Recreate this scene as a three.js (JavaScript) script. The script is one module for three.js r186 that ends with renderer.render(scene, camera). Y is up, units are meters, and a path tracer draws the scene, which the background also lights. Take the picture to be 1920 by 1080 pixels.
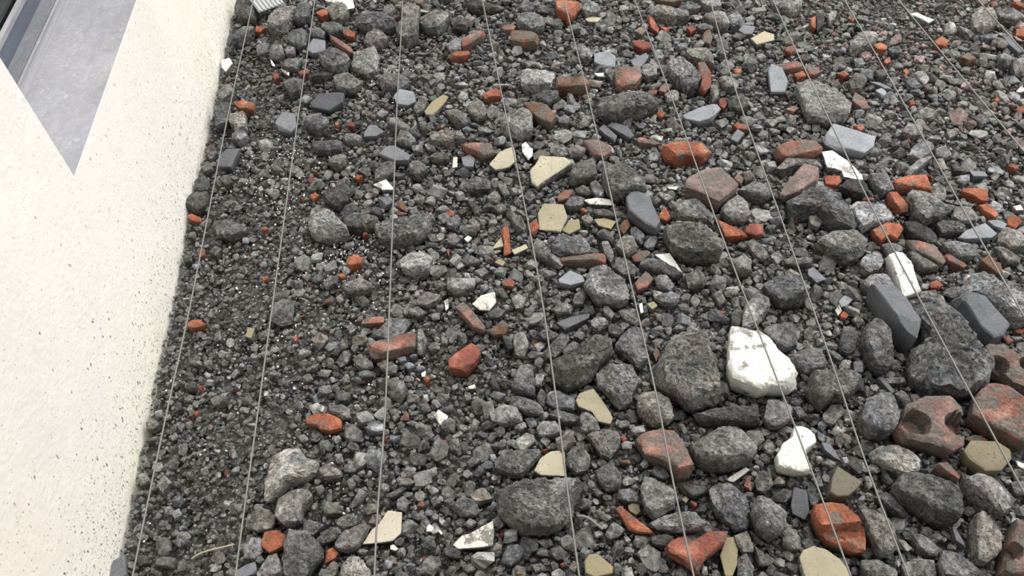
import * as THREE from 'three';
import { mergeGeometries, toCreasedNormals } from 'three/addons/utils/BufferGeometryUtils.js';
import { ConvexGeometry } from 'three/addons/geometries/ConvexGeometry.js';
import { createNoise2D, createNoise3D } from 'simplex-noise';

// ---------------------------------------------------------------- camera, sky, exposure
const scene = new THREE.Scene();
const renderer = new THREE.WebGLRenderer({ antialias: true });
renderer.toneMapping = THREE.LinearToneMapping;
renderer.toneMappingExposure = 1.0;
renderer.shadowMap.enabled = true;

const camera = new THREE.PerspectiveCamera(2 * Math.atan(540 / 1500) * 180 / Math.PI, 16 / 9, 0.05, 60);
camera.position.set(0.9036, 1.8, 0);
camera.setRotationFromMatrix(new THREE.Matrix4().set(
  0.994354, 0.099468, -0.036950, 0,
  -0.033741, 0.626552, 0.778649, 0,
  0.100602, -0.773006, 0.626371, 0,
  0, 0, 0, 1));

// overcast sky: the standard overcast dome, three times as bright overhead as at the horizon
{
  const w = 64, h = 32, data = new Float32Array(w * h * 4);
  for (let j = 0; j < h; j++) {
    const el = ((j + 0.5) / h - 0.5) * Math.PI;
    const L = el > 0 ? (1 + 2 * Math.sin(el)) / 3 : 0.3;
    for (let i = 0; i < w; i++) data.set([L, L * 1.0, L * 1.005, 1], (j * w + i) * 4);
  }
  const t = new THREE.DataTexture(data, w, h, THREE.RGBAFormat, THREE.FloatType);
  t.mapping = THREE.EquirectangularReflectionMapping;
  t.magFilter = THREE.LinearFilter; t.needsUpdate = true;
  scene.background = t; scene.environment = t;
  scene.backgroundIntensity = 2.7; scene.environmentIntensity = 2.7;
}
// the sun behind cloud: a broad soft glow from the open far side, away from the wall
const sun = new THREE.DirectionalLight(0xfffaf2, 2.6);
sun.position.set(0.9 + 3.4, 6.2, -1.5 - 4.2); sun.target.position.set(0.9, 0, -1.5);
sun.castShadow = true; sun.shadow.radius = 75; sun.shadow.mapSize.set(2048, 2048);
Object.assign(sun.shadow.camera, { left: -4, right: 4, top: 4, bottom: -4, near: 0.5, far: 20 });
scene.add(sun, sun.target);

// ---------------------------------------------------------------- helpers
let seed = 7;
const rnd = () => { seed = (seed * 1664525 + 1013904223) >>> 0; return seed / 4294967296; };
const rr = (a, b) => a + (b - a) * rnd();
const n2 = createNoise2D(rnd), n3 = createNoise3D(rnd);
const taken = {};
const numbered = (n) => { taken[n] = (taken[n] ?? -1) + 1; return taken[n] ? n + '_' + String(taken[n]).padStart(3, '0') : n; };
const clamp = (x, a = 0, b = 1) => Math.min(b, Math.max(a, x));
const mix = (a, b, t) => a + (b - a) * t;
const lit = (o) => { o.castShadow = true; o.receiveShadow = true; return o; };
function mesh(name, geo, mat, parent) { const m = lit(new THREE.Mesh(geo, mat)); m.name = name; parent.add(m); return m; }
function thing(name, label, category, group) {
  const g = new THREE.Group(); g.name = numbered(name); g.userData = { label, category };
  if (group) g.userData.group = group;
  scene.add(g); return g;
}
function structure(name, geo, mat, label, category) {
  const m = lit(new THREE.Mesh(geo, mat)); m.name = name; m.userData = { kind: 'structure', label, category }; scene.add(m); return m;
}
// tileable noise: simplex on a torus is costly, so value noise on a wrapped lattice
const lattice = Array.from({ length: 65536 }, () => rnd());
function vn(x, y, p, s) {
  const xi = Math.floor(x), yi = Math.floor(y), fx = x - xi, fy = y - yi;
  const u = fx * fx * (3 - 2 * fx), v = fy * fy * (3 - 2 * fy);
  const a = ((xi % p) + p) % p, b = (a + 1) % p, c = ((yi % p) + p) % p, d = (c + 1) % p;
  const L = (i, j) => lattice[(i * 389 + j * 997 + s * 7919) & 65535];
  return mix(mix(L(a, c), L(b, c), u), mix(L(a, d), L(b, d), u), v);
}
function fbm(x, y, p, o, s) { let r = 0, a = 0.5, t = 0; for (let i = 0; i < o; i++) { r += a * vn(x * p, y * p, p, s + i); t += a; p *= 2; a *= 0.55; } return r / t; }
function texture(size, fn, srgb, repeat) {
  const d = new Uint8Array(size * size * 4);
  for (let j = 0; j < size; j++) for (let i = 0; i < size; i++) {
    const c = fn(i / size, j / size), k = (j * size + i) * 4;
    for (let q = 0; q < 3; q++) d[k + q] = clamp(c[q]) * 255;
    d[k + 3] = 255;
  }
  const t = new THREE.DataTexture(d, size, size);
  t.wrapS = t.wrapT = THREE.RepeatWrapping; t.magFilter = THREE.LinearFilter; t.minFilter = THREE.LinearMipmapLinearFilter; t.generateMipmaps = true;
  if (srgb) t.colorSpace = THREE.SRGBColorSpace;
  t.repeat.set(repeat, repeat); t.needsUpdate = true; return t;
}
const g3 = (v) => [v, v, v];

// ---------------------------------------------------------------- materials
// broken concrete: mottled cement paste with paler sand grains and small pits
const concreteMap = texture(1024, (x, y) => {
  const m = fbm(x, y, 6, 5, 1), f = vn(x * 256, y * 256, 256, 9), q = fbm(x, y, 40, 3, 21);
  let v = 0.60 + 0.50 * (m - 0.5) + 0.60 * (q - 0.5) + 0.22 * (f - 0.5);
  const gr = vn(x * 128, y * 128, 128, 31); if (gr > 0.93) v += 0.22;
  const pit = vn(x * 90, y * 90, 90, 41); if (pit < 0.07) v -= 0.22;
  const warm = fbm(x, y, 10, 3, 51) - 0.5;
  return [v + 0.05 * warm, v, v - 0.05 * warm - 0.006];
}, true, 2.6);
const concreteBump = texture(1024, (x, y) => {
  const m = fbm(x, y, 16, 4, 3), q = fbm(x, y, 64, 3, 12), pit = vn(x * 90, y * 90, 90, 41);
  return g3(0.25 + 0.35 * m + 0.4 * q - (pit < 0.12 ? 0.3 : 0));
}, false, 2.6);
const stoneMap = texture(512, (x, y) => {
  const m = fbm(x, y, 5, 5, 61), q = fbm(x, y, 60, 2, 71);
  const v = 0.68 + 0.22 * (m - 0.5) + 0.16 * (q - 0.5); return [v * 0.985, v, v * 1.02];
}, true, 4);
const stoneBump = texture(512, (x, y) => g3(0.5 * fbm(x, y, 12, 3, 81) + 0.5 * fbm(x, y, 90, 2, 91)), false, 4);
function brickMap(base, pale, dust, s) {
  return texture(512, (x, y) => {
    const m = fbm(x, y, 5, 5, s), q = fbm(x, y, 50, 3, s + 11), d = fbm(x, y, 7, 5, s + 23);
    const k = clamp((d - (0.72 - dust * 0.45)) * 7), v = 0.78 + 0.5 * (m - 0.5) + 0.35 * (q - 0.5);
    const spot = vn(x * 70, y * 70, 70, s + 37) > 0.94 ? 0.5 : 0;
    return [0, 1, 2].map((i) => mix(mix(base[i], pale[i], clamp((m - 0.45) * 2.2 + spot)) * v, (0.36 + 0.2 * (q - 0.5)) * [1, 0.96, 0.9][i], k * 0.85));
  }, true, 4.5);
}
const std = (o) => new THREE.MeshStandardMaterial({ roughness: 0.93, metalness: 0, ...o });
const col = (r, g, b) => new THREE.Color().setRGB(r, g, b);
const MAT = {};
const GREY = { 3: 0.13, 4: 0.22, 5: 0.325, 6: 0.44, 7: 0.62, 8: 0.72 };
for (const [k, v] of Object.entries(GREY)) {
  MAT['c' + k] = [0, 1, 2].map((i) => std({ map: concreteMap, bumpMap: concreteBump, bumpScale: 0.009, color: col(v * [1, 1.03, 0.97][i] * 1.02, v * [1, 1.0, 0.99][i], v * [0.98, 0.93, 1.02][i]) }));
  MAT['s' + k] = [std({ map: stoneMap, bumpMap: stoneBump, bumpScale: 0.0015, roughness: 0.8, color: col(v * 0.76, v * 0.78, v * 0.815) })];
}
const brickKinds = {
  bo: [[0.71, 0.41, 0.29], [0.74, 0.52, 0.42], 0.32], br: [[0.61, 0.345, 0.275], [0.67, 0.45, 0.38], 0.34],
  bg: [[0.58, 0.50, 0.475], [0.62, 0.55, 0.52], 0.45],
  bp: [[0.64, 0.43, 0.37], [0.66, 0.53, 0.48], 0.66], bd: [[0.46, 0.32, 0.24], [0.50, 0.39, 0.31], 0.52], bm: [[0.55, 0.42, 0.39], [0.58, 0.48, 0.45], 0.74],
};
const brickBump = texture(512, (x, y) => g3(0.4 * fbm(x, y, 10, 4, 301) + 0.6 * fbm(x, y, 44, 3, 311)), false, 4.5);
Object.entries(brickKinds).forEach(([k, [a, b, d]], i) => { MAT[k] = [std({ map: brickMap(a, b, d, 401 + i * 53), bumpMap: brickBump, bumpScale: 0.004 })]; });
// paint and plaster faces: flat colour with hairline dirt specks
const plasterMap = texture(512, (x, y) => {
  const m = fbm(x, y, 5, 5, 501), s = fbm(x, y, 72, 2, 511) + 0.25 * (m - 0.5);
  let v = 0.9 + 0.2 * (m - 0.5); if (s > 0.78) v -= clamp((s - 0.78) * 6, 0, 0.42);
  return [v, v * 0.995, v * 0.985];
}, true, 4);
const plasterBump = texture(512, (x, y) => g3(fbm(x, y, 20, 4, 521)), false, 4);
const YEL = { 8: [0.60, 0.55, 0.45], 7: [0.47, 0.43, 0.315], 6: [0.38, 0.34, 0.235], 5: [0.31, 0.27, 0.16], 4: [0.22, 0.19, 0.12], 3: [0.13, 0.115, 0.08] };
const WHT = { 9: [0.86, 0.86, 0.83], 8: [0.80, 0.80, 0.77], 7: [0.66, 0.65, 0.61], 6: [0.50, 0.50, 0.48] };
for (const [k, v] of Object.entries(YEL)) MAT['y' + k] = [std({ map: plasterMap, bumpMap: plasterBump, bumpScale: 0.001, roughness: 0.75, color: col(...v) })];
const whiteMap = texture(512, (x, y) => {
  const m = fbm(x, y, 5, 5, 541), d = fbm(x, y, 14, 6, 551), e = fbm(x, y, 80, 2, 561), v = 0.93 + 0.18 * (m - 0.5) + 0.08 * (e - 0.5);
  const k = clamp((d + 0.7 * (m - 0.5) + 0.35 * (e - 0.5) - 0.64) * 7);
  return [mix(v, 0.46, k * 0.8), mix(v * 0.995, 0.45, k * 0.8), mix(v * 0.98, 0.43, k * 0.8)];
}, true, 4);
for (const [k, v] of Object.entries(WHT)) MAT['w' + k] = [std({ map: whiteMap, bumpMap: concreteBump, bumpScale: 0.004, color: col(...v) })];

// ---------------------------------------------------------------- setting: wall with window, ground
const WALL_BACK = -0.34, SILL_Y = 0.567, JAMB_Z = -1.446, WIN_END = -3.9, WIN_TOP = 2.0;
const uvBox = (geo, s = 1) => {   // uv in metres by the way each face points
  const g = geo.index ? geo.toNonIndexed() : geo, p = g.attributes.position, n = g.attributes.normal, uv = new Float32Array(p.count * 2);
  for (let i = 0; i < p.count; i++) {
    const ax = Math.abs(n.getX(i)), ay = Math.abs(n.getY(i)), az = Math.abs(n.getZ(i));
    const [u, v] = ax >= ay && ax >= az ? [p.getZ(i), p.getY(i)] : ay >= az ? [p.getX(i), p.getZ(i)] : [p.getX(i), p.getY(i)];
    uv[i * 2] = u * s; uv[i * 2 + 1] = v * s;
  }
  g.setAttribute('uv', new THREE.BufferAttribute(uv, 2)); return g;
};
const box = (x0, x1, y0, y1, z0, z1) => { const g = new THREE.BoxGeometry(x1 - x0, y1 - y0, z1 - z0); g.translate((x0 + x1) / 2, (y0 + y1) / 2, (z0 + z1) / 2); return uvBox(g); };
// cream render: faint trowel mottling; splashes of grit cling to it, thick near the rubble and thin higher up, each one a speck of dirt
const WS = 2048, WM = 2.048;   // one texel a millimetre
const specks = [];
for (let i = 0; i < 10500; i++) {
  const low = rnd() < 0.78, y = low ? Math.min(0.9, -Math.log(1 - rnd()) * 0.12) : rr(0, 1.4);
  const big = rnd() < 0.09 ? rr(1.6, 3.4) : rr(0.5, 1.5);
  specks.push([rnd() * WS, y * 1000, big * rr(0.6, 1), big * rr(0.9, 1.9), rr(-0.6, 0.6), rr(0.18, 0.75)]);
}
const wallData = new Float32Array(WS * WS).fill(0);
for (const [cx, cy, a, b, t, d] of specks) {
  const c = Math.cos(t), s = Math.sin(t), r = Math.ceil(Math.max(a, b)) + 1;
  for (let j = -r; j <= r; j++) for (let i = -r; i <= r; i++) {
    const u = (i * c + j * s) / a, v = (j * c - i * s) / b, q = clamp((1.25 - u * u - v * v) * 1.6);
    if (q <= 0) continue;
    const yy = Math.round(cy) + j + 60; if (yy < 0 || yy >= WS) continue;
    const k = yy * WS + ((Math.round(cx) + i + WS) % WS); wallData[k] = Math.max(wallData[k], q * d);
  }
}
const wallMap = texture(WS, (x, y) => {
  const m = fbm(x, y, 7, 5, 601) - 0.5, b = fbm(x, y, 90, 2, 611) - 0.5, yel = clamp((fbm(x, y, 4, 4, 621) - 0.42) * 3);
  const k = wallData[Math.floor(y * WS) * WS + Math.floor(x * WS)];
  const c = [0.944 + 0.05 * m + 0.03 * b, 0.930 - 0.006 * yel + 0.05 * m + 0.03 * b, 0.908 - 0.035 * yel + 0.05 * m + 0.03 * b];
  return c.map((v, i) => mix(v, [0.27, 0.26, 0.24][i], k));
}, true, 1 / WM);
wallMap.offset.set(0, 0.060 / WM);
const wallBump = texture(1024, (x, y) => g3(0.5 * fbm(x, y, 12, 4, 631) + 0.5 * fbm(x, y, 120, 2, 641)), false, 1 / 1.0);
const wallMat = std({ map: wallMap, bumpMap: wallBump, bumpScale: 0.0012, roughness: 0.9 });
{
  const s = new THREE.Shape();   // drawn in (z, y), then turned to stand along the z axis
  s.moveTo(-6, -0.4); s.lineTo(2.4, -0.4); s.lineTo(2.4, 4.4); s.lineTo(-6, 4.4); s.closePath();
  const h = new THREE.Path(); h.moveTo(WIN_END, SILL_Y - 0.07); h.lineTo(JAMB_Z, SILL_Y - 0.07); h.lineTo(JAMB_Z, WIN_TOP); h.lineTo(WIN_END, WIN_TOP); h.closePath();
  s.holes.push(h);
  const g = new THREE.ExtrudeGeometry(s, { depth: 0.34, bevelEnabled: false, steps: 1 });
  g.rotateY(-Math.PI / 2);      // (z, y, d) -> (-d, y, z)
  const wl = structure('wall_left', uvBox(g), wallMat, 'cream rendered house wall spattered with dark grit near its foot', 'wall');
  mesh('render_lip', box(-0.002, 0, SILL_Y - 0.07, SILL_Y - 0.0015, WIN_END, JAMB_Z), wallMat, wl);
}
// window: dusty grey sill, metal frame rails and dark glass
const sillMap = texture(1024, (x, y) => {
  const m = fbm(x, y, 5, 5, 701) - 0.5, q = fbm(x, y, 60, 3, 711) - 0.5, st = vn(x * 40, y * 6, 40, 721) - 0.5;
  let v = 0.75 + 0.16 * m + 0.09 * q + 0.03 * st; const w = fbm(x, y, 46, 2, 731); if (w > 0.80) v += 0.07;
  const hue = fbm(x, y, 4, 3, 741) - 0.5;
  return [v * (1 + 0.03 * hue), v * 1.0, v * (1.02 - 0.03 * hue)];
}, true, 1.6);
const sillMat = std({ map: sillMap, roughness: 0.75, color: col(0.64, 0.64, 0.66), bumpMap: stoneBump, bumpScale: 0.001 });
const railMat = std({ map: sillMap, roughness: 0.55, metalness: 0.2, color: col(0.40, 0.42, 0.45) });
const darkRail = std({ map: sillMap, roughness: 0.45, metalness: 0.3, color: col(0.16, 0.19, 0.25) });
{
  const w = new THREE.Group(); w.name = 'window_1'; w.userData = { kind: 'structure', label: 'recessed window with dusty grey sill and dark metal track', category: 'window' }; scene.add(w);
  const z0 = WIN_END, z1 = JAMB_Z;
  mesh('window_sill', box(-0.2366, -0.002, SILL_Y - 0.07, SILL_Y, z0, z1), sillMat, w);
  const lip = new THREE.CylinderGeometry(0.016, 0.016, z1 - z0, 16, 1); lip.rotateX(Math.PI / 2); lip.scale(1, 0.22, 1); lip.translate(-0.212, SILL_Y, (z0 + z1) / 2);
  mesh('sill_ridge', lip, sillMat, w);
  const f = mesh('window_frame', box(-0.283, -0.2405, SILL_Y - 0.07, SILL_Y - 0.002, z0, z1), railMat, w);
  mesh('track_groove', box(-0.2405, -0.2366, SILL_Y - 0.07, SILL_Y - 0.014, z0, z1), darkRail, f);
  mesh('frame_rail', box(-0.335, -0.283, SILL_Y - 0.07, SILL_Y - 0.010, z0, z1), darkRail, w);
  mesh('pale_ledge', box(-0.350, -0.335, SILL_Y - 0.07, SILL_Y + 0.004, z0, z1), sillMat, w);  // pale strip between the dark rail and the glass
  const gm = new THREE.MeshPhysicalMaterial({ color: col(0.9, 0.95, 0.93), roughness: 0.05, transmission: 1, thickness: 0, ior: 1.5 });
  mesh('pane', box(-0.362, -0.356, SILL_Y - 0.08, WIN_TOP + 0.03, z0 - 0.03, z1 + 0.03), gm, w);
  structure('wall_inner', mergeGeometries([box(-3.2, -3.1, -0.4, 4.4, -6, 2.4), box(-3.1, -0.34, -0.4, -0.3, -6, 2.4), box(-3.1, -0.34, 4.3, 4.4, -6, 2.4), box(-3.1, -0.34, -0.3, 4.3, -6, -5.9), box(-3.1, -0.34, -0.3, 4.3, 2.3, 2.4)]),
    std({ color: col(0.10, 0.10, 0.10) }), 'dim bare room behind the window glass', 'room');
}

// out of view: wall and roof slab placed to shade the near side
structure('unseen_wall_back', box(-0.34, 5.5, -0.4, 4.4, 1.5, 1.75), std({ color: col(0.45, 0.43, 0.40) }), 'unseen wall behind the viewer, placed to shade the near side', 'wall');
structure('unseen_roof_slab', box(0.0, 5.5, 2.65, 2.83, 0.1, 1.5), std({ color: col(0.45, 0.43, 0.40) }), 'unseen roof slab over the viewer, placed to shade the near side', 'roof');
// footprints of the traced pieces, rasterised so that gravel leaves them free
const PIECES = [
['w8',8,[6,-2678,33,-2696,51,-2655,34,-2593,15,-2625],'small white plaster lump against the cream wall'],
['c4',47,[27,-3044,74,-3048,113,-2997,113,-2914,49,-2929,29,-2987],'medium dark grey concrete chunk beyond the small white plaster lump'],
['c5',41,[31,-2805,75,-2878,117,-2851,118,-2813,68,-2759,36,-2770],'medium ash grey concrete chunk beyond the small white plaster lump'],
['bo',24,[83,-2402,122,-2409,164,-2381,161,-2354,111,-2361],'orange brick chip beside the cream wall'],
['c4',38,[22,-2388,77,-2398,78,-2276,39,-2265],'medium dark grey concrete chunk in front of the small white plaster lump'],
['c6',35,[84,-2329,134,-2339,149,-2255,117,-2240,89,-2279],'medium grey concrete chunk just in front of the orange brick chip beside the cream wall'],
['c6',26,[99,-2238,142,-2241,159,-2208,132,-2180,103,-2199],'medium grey concrete chunk in front of the orange brick chip beside the cream wall'],
['c5',28,[22,-2472,60,-2515,85,-2459,37,-2419],'medium ash grey concrete chunk just in front of the small white plaster lump'],
['c4',21,[22,-2151,43,-2190,63,-2134,42,-2102],'small dark grey concrete chunk in front of the orange brick chip beside the cream wall'],
['c4',18,[8,-2093,41,-2097,58,-2064,31,-2047],'small dark grey concrete chunk in front of the small white plaster lump'],
['s5',19,[59,-2106,92,-2142,140,-2137,119,-2055,77,-2066],'medium dark bluish flat stone in front of the orange brick chip beside the cream wall'],
['c4',24,[8,-2012,40,-2019,58,-1978,42,-1953,8,-1970],'medium blocky dark grey concrete chunk in front of the small white plaster lump'],
['c4',17,[84,-2012,116,-2022,128,-1991,110,-1974],'small dark grey concrete chunk toward the wall from the dark trapezoid concrete block'],
['c4',33,[2,-1910,22,-1949,64,-1935,60,-1877,35,-1856,2,-1875],'medium dark grey concrete chunk in front of the orange brick chip beside the cream wall'],
['bo',15,[4,-1842,17,-1858,51,-1833,57,-1810,26,-1823],'small orange brick fragment beyond the small orange brick chip'],
['br',12,[103,-1791,106,-1791,106,-1790,104,-1790],'tiny red brick fragment beyond the small orange brick chip'],
['bp',12,[57,-1707,76,-1711,81,-1680,64,-1676],'small pink brick fragment beyond the small orange brick chip'],
['c5',35,[88,-1800,109,-1810,200,-1777,197,-1756,163,-1737,114,-1750],'medium ash grey concrete chunk beyond the small orange brick chip'],
['c5',14,[103,-1717,130,-1699,115,-1673,97,-1685],'small ash grey concrete chunk beyond the small orange brick chip'],
['c5',13,[17,-1696,39,-1689,46,-1662,25,-1658],'small four-cornered ash grey concrete chunk beyond the small orange brick chip'],
['bo',16,[73,-1416,82,-1429,100,-1432,125,-1409,99,-1399,76,-1403],'small orange brick chip in fine gravel near the wall'],
['y5',7,[236,-1358,245,-1389,261,-1383,256,-1347],'small yellowish plaster shard away from the wall past the small orange brick chip'],
['c6',12,[92,-1298,128,-1287,129,-1274,98,-1280],'small grey concrete chunk in front of the small orange brick chip'],
['c6',16,[167,-1163,218,-1181,208,-1155,183,-1141],'medium grey concrete chunk in front of the small orange brick chip'],
['c4',14,[92,-1224,119,-1227,125,-1198,100,-1195],'small dark grey concrete chunk in front of the small orange brick chip'],
['c5',12,[185,-1304,204,-1316,197,-1287],'tiny ash grey concrete chunk away from the wall past the small orange brick chip'],
['c6',12,[149,-1376,165,-1388,173,-1357,156,-1349],'small grey concrete chunk just away from the wall past the small orange brick chip'],
['br',12,[125,-1131,142,-1134,139,-1117],'tiny red brick fragment in front of the small orange brick chip'],
['br',12,[126,-1206,142,-1210,138,-1195],'tiny three-cornered red brick fragment in front of the small orange brick chip'],
['c5',14,[8,-1117,29,-1124,44,-1108,32,-1093,14,-1094],'small ash grey concrete chunk in front of the small orange brick chip'],
['c6',12,[24,-1143,44,-1150,49,-1131,36,-1126],'small four-cornered grey concrete chunk in front of the small orange brick chip'],
['c5',12,[76,-1161,84,-1169,96,-1150,81,-1138],'small four-cornered ash grey concrete chunk in front of the small orange brick chip'],
['c5',15,[70,-932,84,-960,106,-938,89,-910],'medium ash grey concrete chunk beyond the blue grey stone block'],
['c5',13,[16,-971,36,-974,46,-952,30,-935],'small ash grey concrete chunk beyond the blue grey stone block'],
['c5',12,[117,-883,128,-903,146,-885,134,-869],'small four-cornered ash grey concrete chunk beyond the blue grey stone block'],
['s7',12,[116,-859,133,-868,142,-853,126,-843],'small pale bluish flat stone away from the wall past the blue grey stone block'],
['s6',12,[2,-726,4,-754,29,-765,39,-718,26,-706,4,-711],'blue grey stone block touching the wall foot'],
['c5',12,[46,-761,75,-760,83,-743,65,-738],'small ash grey concrete chunk just away from the wall past the blue grey stone block'],
['c5',12,[126,-789,148,-792,165,-778,147,-772],'small ash grey concrete chunk away from the wall past the blue grey stone block'],
['c6',15,[96,-735,113,-753,147,-746,143,-724],'medium grey concrete chunk away from the wall past the blue grey stone block'],
['s6',12,[290,-699,311,-710,331,-714,339,-687,291,-675],'medium bluish grey flat stone toward the wall from the brownish weathered stone plate'],
['c6',53,[221,-2979,268,-2955,265,-2899,240,-2841,207,-2810,173,-2822,175,-2874,199,-2944],'medium grey concrete chunk toward the wall from the white mortar lump at the far edge'],
['c5',40,[268,-2944,297,-3008,328,-2967,330,-2893,297,-2874,265,-2893],'medium ash grey concrete chunk toward the wall from the bright orange brick chip'],
['w8',14,[372,-3050,494,-3033,507,-2941,477,-2931,449,-2989,391,-3007],'white mortar lump at the far edge'],
['c5',41,[404,-2967,460,-2956,488,-2910,467,-2872,427,-2859,405,-2915],'medium ash grey concrete chunk in front of the white mortar lump at the far edge'],
['bo',21,[351,-2947,377,-2957,403,-2936,403,-2911,378,-2901,355,-2925],'round orange brick chip by the white mortar lump'],
['c6',51,[769,-2816,820,-2841,882,-2810,874,-2772,831,-2728,792,-2733,765,-2777],'medium grey concrete chunk toward the wall from the pink brick wedge'],
['c5',30,[622,-2937,652,-2952,673,-2903,649,-2853,621,-2873],'small ash grey concrete chunk away from the wall past the bright orange brick chip'],
['bd',21,[658,-2869,687,-2865,691,-2859,693,-2851,660,-2847],'small brown brick fragment away from the wall past the bright orange brick chip'],
['bp',17,[743,-2977,792,-2979,773,-2938,751,-2945],'small pink brick fragment toward the wall from the pink brick wedge'],
['c5',66,[689,-2867,735,-2908,772,-2884,762,-2767,753,-2681,710,-2652,678,-2691,673,-2743,707,-2796],'large ash grey concrete chunk away from the wall past the pale grey chunk'],
['c5',54,[509,-2844,567,-2867,630,-2839,679,-2784,650,-2763,594,-2753,571,-2779,526,-2800],'large ash grey concrete chunk just away from the wall past the bright orange brick chip'],
['c6',42,[555,-2740,578,-2762,628,-2732,644,-2697,615,-2660,577,-2656,549,-2675],'medium grey concrete chunk just beyond the pale grey chunk'],
['bo',20,[462,-2807,482,-2806,513,-2764,508,-2739,483,-2755,464,-2778],'bright orange brick chip among far chunks'],
['bp',25,[404,-2769,448,-2728,498,-2670,517,-2625,493,-2636,455,-2684,421,-2732],'long pink brick sliver pointing toward the wall'],
['c4',41,[255,-2796,299,-2813,329,-2780,325,-2713,293,-2696,261,-2730],'medium dark grey concrete chunk toward the wall from the long pink brick sliver'],
['s6',22,[331,-2679,351,-2750,383,-2751,398,-2737,401,-2662,354,-2651],'medium bluish grey flat stone just toward the wall from the long pink brick sliver'],
['c5',31,[318,-2831,358,-2827,399,-2787,385,-2751,343,-2769],'medium ash grey concrete chunk just toward the wall from the long pink brick sliver'],
['c4',36,[380,-2844,415,-2858,461,-2828,461,-2785,416,-2769,381,-2810],'medium dark grey concrete chunk just toward the wall from the bright orange brick chip'],
['c5',54,[382,-2609,441,-2651,502,-2565,491,-2520,448,-2511,402,-2541],'large ash grey concrete chunk just in front of the long pink brick sliver'],
['c7',54,[513,-2606,595,-2637,608,-2572,601,-2503,561,-2477,513,-2512,515,-2559],'pale grey chunk beside the pink brick sliver'],
['c4',26,[352,-2517,413,-2525,439,-2516,427,-2502,354,-2504],'small dark grey concrete chunk just beyond the flat square-edged grey slab stone'],
['c6',24,[439,-2544,441,-2548,444,-2547,444,-2543,440,-2543],'small grey concrete chunk just in front of the long pink brick sliver'],
['c5',42,[441,-2493,494,-2502,547,-2431,520,-2405,452,-2419],'medium ash grey concrete chunk just in front of the pale grey chunk'],
['c5',43,[600,-2447,633,-2472,686,-2459,721,-2427,688,-2389,615,-2396],'medium ash grey concrete chunk just beyond the pale blue grey square stone'],
['c4',36,[258,-2471,287,-2514,325,-2503,328,-2420,287,-2410],'medium dark grey concrete chunk toward the wall from the flat square-edged grey slab stone'],
['s4',25,[361,-2363,402,-2410,484,-2379,479,-2336,430,-2309,370,-2341],'flat square-edged grey slab stone in white crumbs'],
['s7',20,[658,-2347,679,-2381,739,-2359,740,-2316,707,-2298,668,-2310],'pale blue grey square stone by a wire'],
['c5',24,[725,-2268,756,-2330,776,-2306,763,-2257,737,-2239],'medium ash grey concrete chunk just toward the wall from the dirty yellow streaked plaster lump'],
['y5',10,[764,-2256,791,-2313,833,-2354,853,-2336,830,-2285,793,-2230,768,-2234],'dirty yellow streaked plaster lump'],
['bo',24,[970,-2316,1029,-2345,1042,-2327,1034,-2294,978,-2291],'squared orange brick block beside a wire'],
['c5',34,[919,-2255,948,-2294,979,-2234,975,-2192,944,-2183,916,-2214],'medium ash grey concrete chunk just toward the wall from the squared orange brick block'],
['c5',33,[833,-2244,874,-2246,907,-2208,914,-2167,883,-2150,855,-2187],'medium ash grey concrete chunk just beyond the long pale concrete bar'],
['s6',21,[245,-2265,266,-2320,311,-2315,320,-2236,302,-2210,257,-2236],'medium bluish grey flat stone toward the wall from the flat square-edged grey slab stone'],
['c5',38,[338,-2274,388,-2283,434,-2245,434,-2205,405,-2188,349,-2232],'medium ash grey concrete chunk just in front of the flat square-edged grey slab stone'],
['s6',15,[547,-2157,571,-2215,595,-2208,624,-2168,595,-2151],'medium bluish grey flat stone beyond the flat grey arrow-shaped stone'],
['c6',36,[776,-2109,822,-2127,891,-2120,897,-2081,838,-2078,785,-2091],'long pale concrete bar lying crosswise'],
['c5',32,[629,-2231,659,-2234,703,-2182,725,-2141,696,-2146,640,-2195],'medium ash grey concrete chunk just in front of the pale blue grey square stone'],
['c5',30,[665,-2097,677,-2159,710,-2136,735,-2093,706,-2080],'medium ash grey concrete chunk just beyond the flat grey arrow-shaped stone'],
['c5',25,[479,-2158,514,-2180,549,-2152,538,-2121,499,-2127],'medium ash grey concrete chunk just away from the wall past the dark trapezoid concrete block'],
['bp',32,[921,-2660,966,-2686,1017,-2700,1002,-2657,945,-2617,919,-2607],'pink brick wedge at the far side'],
['c6',31,[858,-2635,894,-2680,921,-2660,917,-2603,877,-2584],'medium grey concrete chunk just toward the wall from the pink brick wedge'],
['bo',22,[859,-2565,893,-2583,941,-2591,945,-2569,911,-2552,869,-2554],'small orange brick fragment just in front of the pink brick wedge'],
['bp',22,[1074,-2715,1120,-2738,1135,-2712,1120,-2691,1089,-2697],'small pink brick fragment just toward the wall from the olive brown brick lump'],
['c4',34,[950,-2917,1020,-2899,1075,-2858,1027,-2848,970,-2864],'medium dark grey concrete chunk beyond the pink brick wedge'],
['c4',31,[880,-2795,906,-2804,955,-2773,941,-2734,891,-2750],'medium dark grey concrete chunk just beyond the pink brick wedge'],
['c5',27,[129,-2754,185,-2741,183,-2691,145,-2678],'small ash grey concrete chunk away from the wall past the small white plaster lump'],
['c5',33,[188,-2654,195,-2722,233,-2727,248,-2660,221,-2637],'medium ash grey concrete chunk away from the wall past the small white plaster lump'],
['c5',23,[244,-2707,266,-2723,286,-2701,285,-2661,252,-2665],'small ash grey concrete chunk toward the wall from the long pink brick sliver'],
['c5',27,[236,-2602,273,-2634,312,-2611,302,-2573,259,-2577],'medium ash grey concrete chunk beyond the flat square-edged grey slab stone'],
['bo',15,[116,-2884,156,-2858,141,-2838,119,-2841],'small orange brick fragment beyond the small white plaster lump'],
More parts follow.
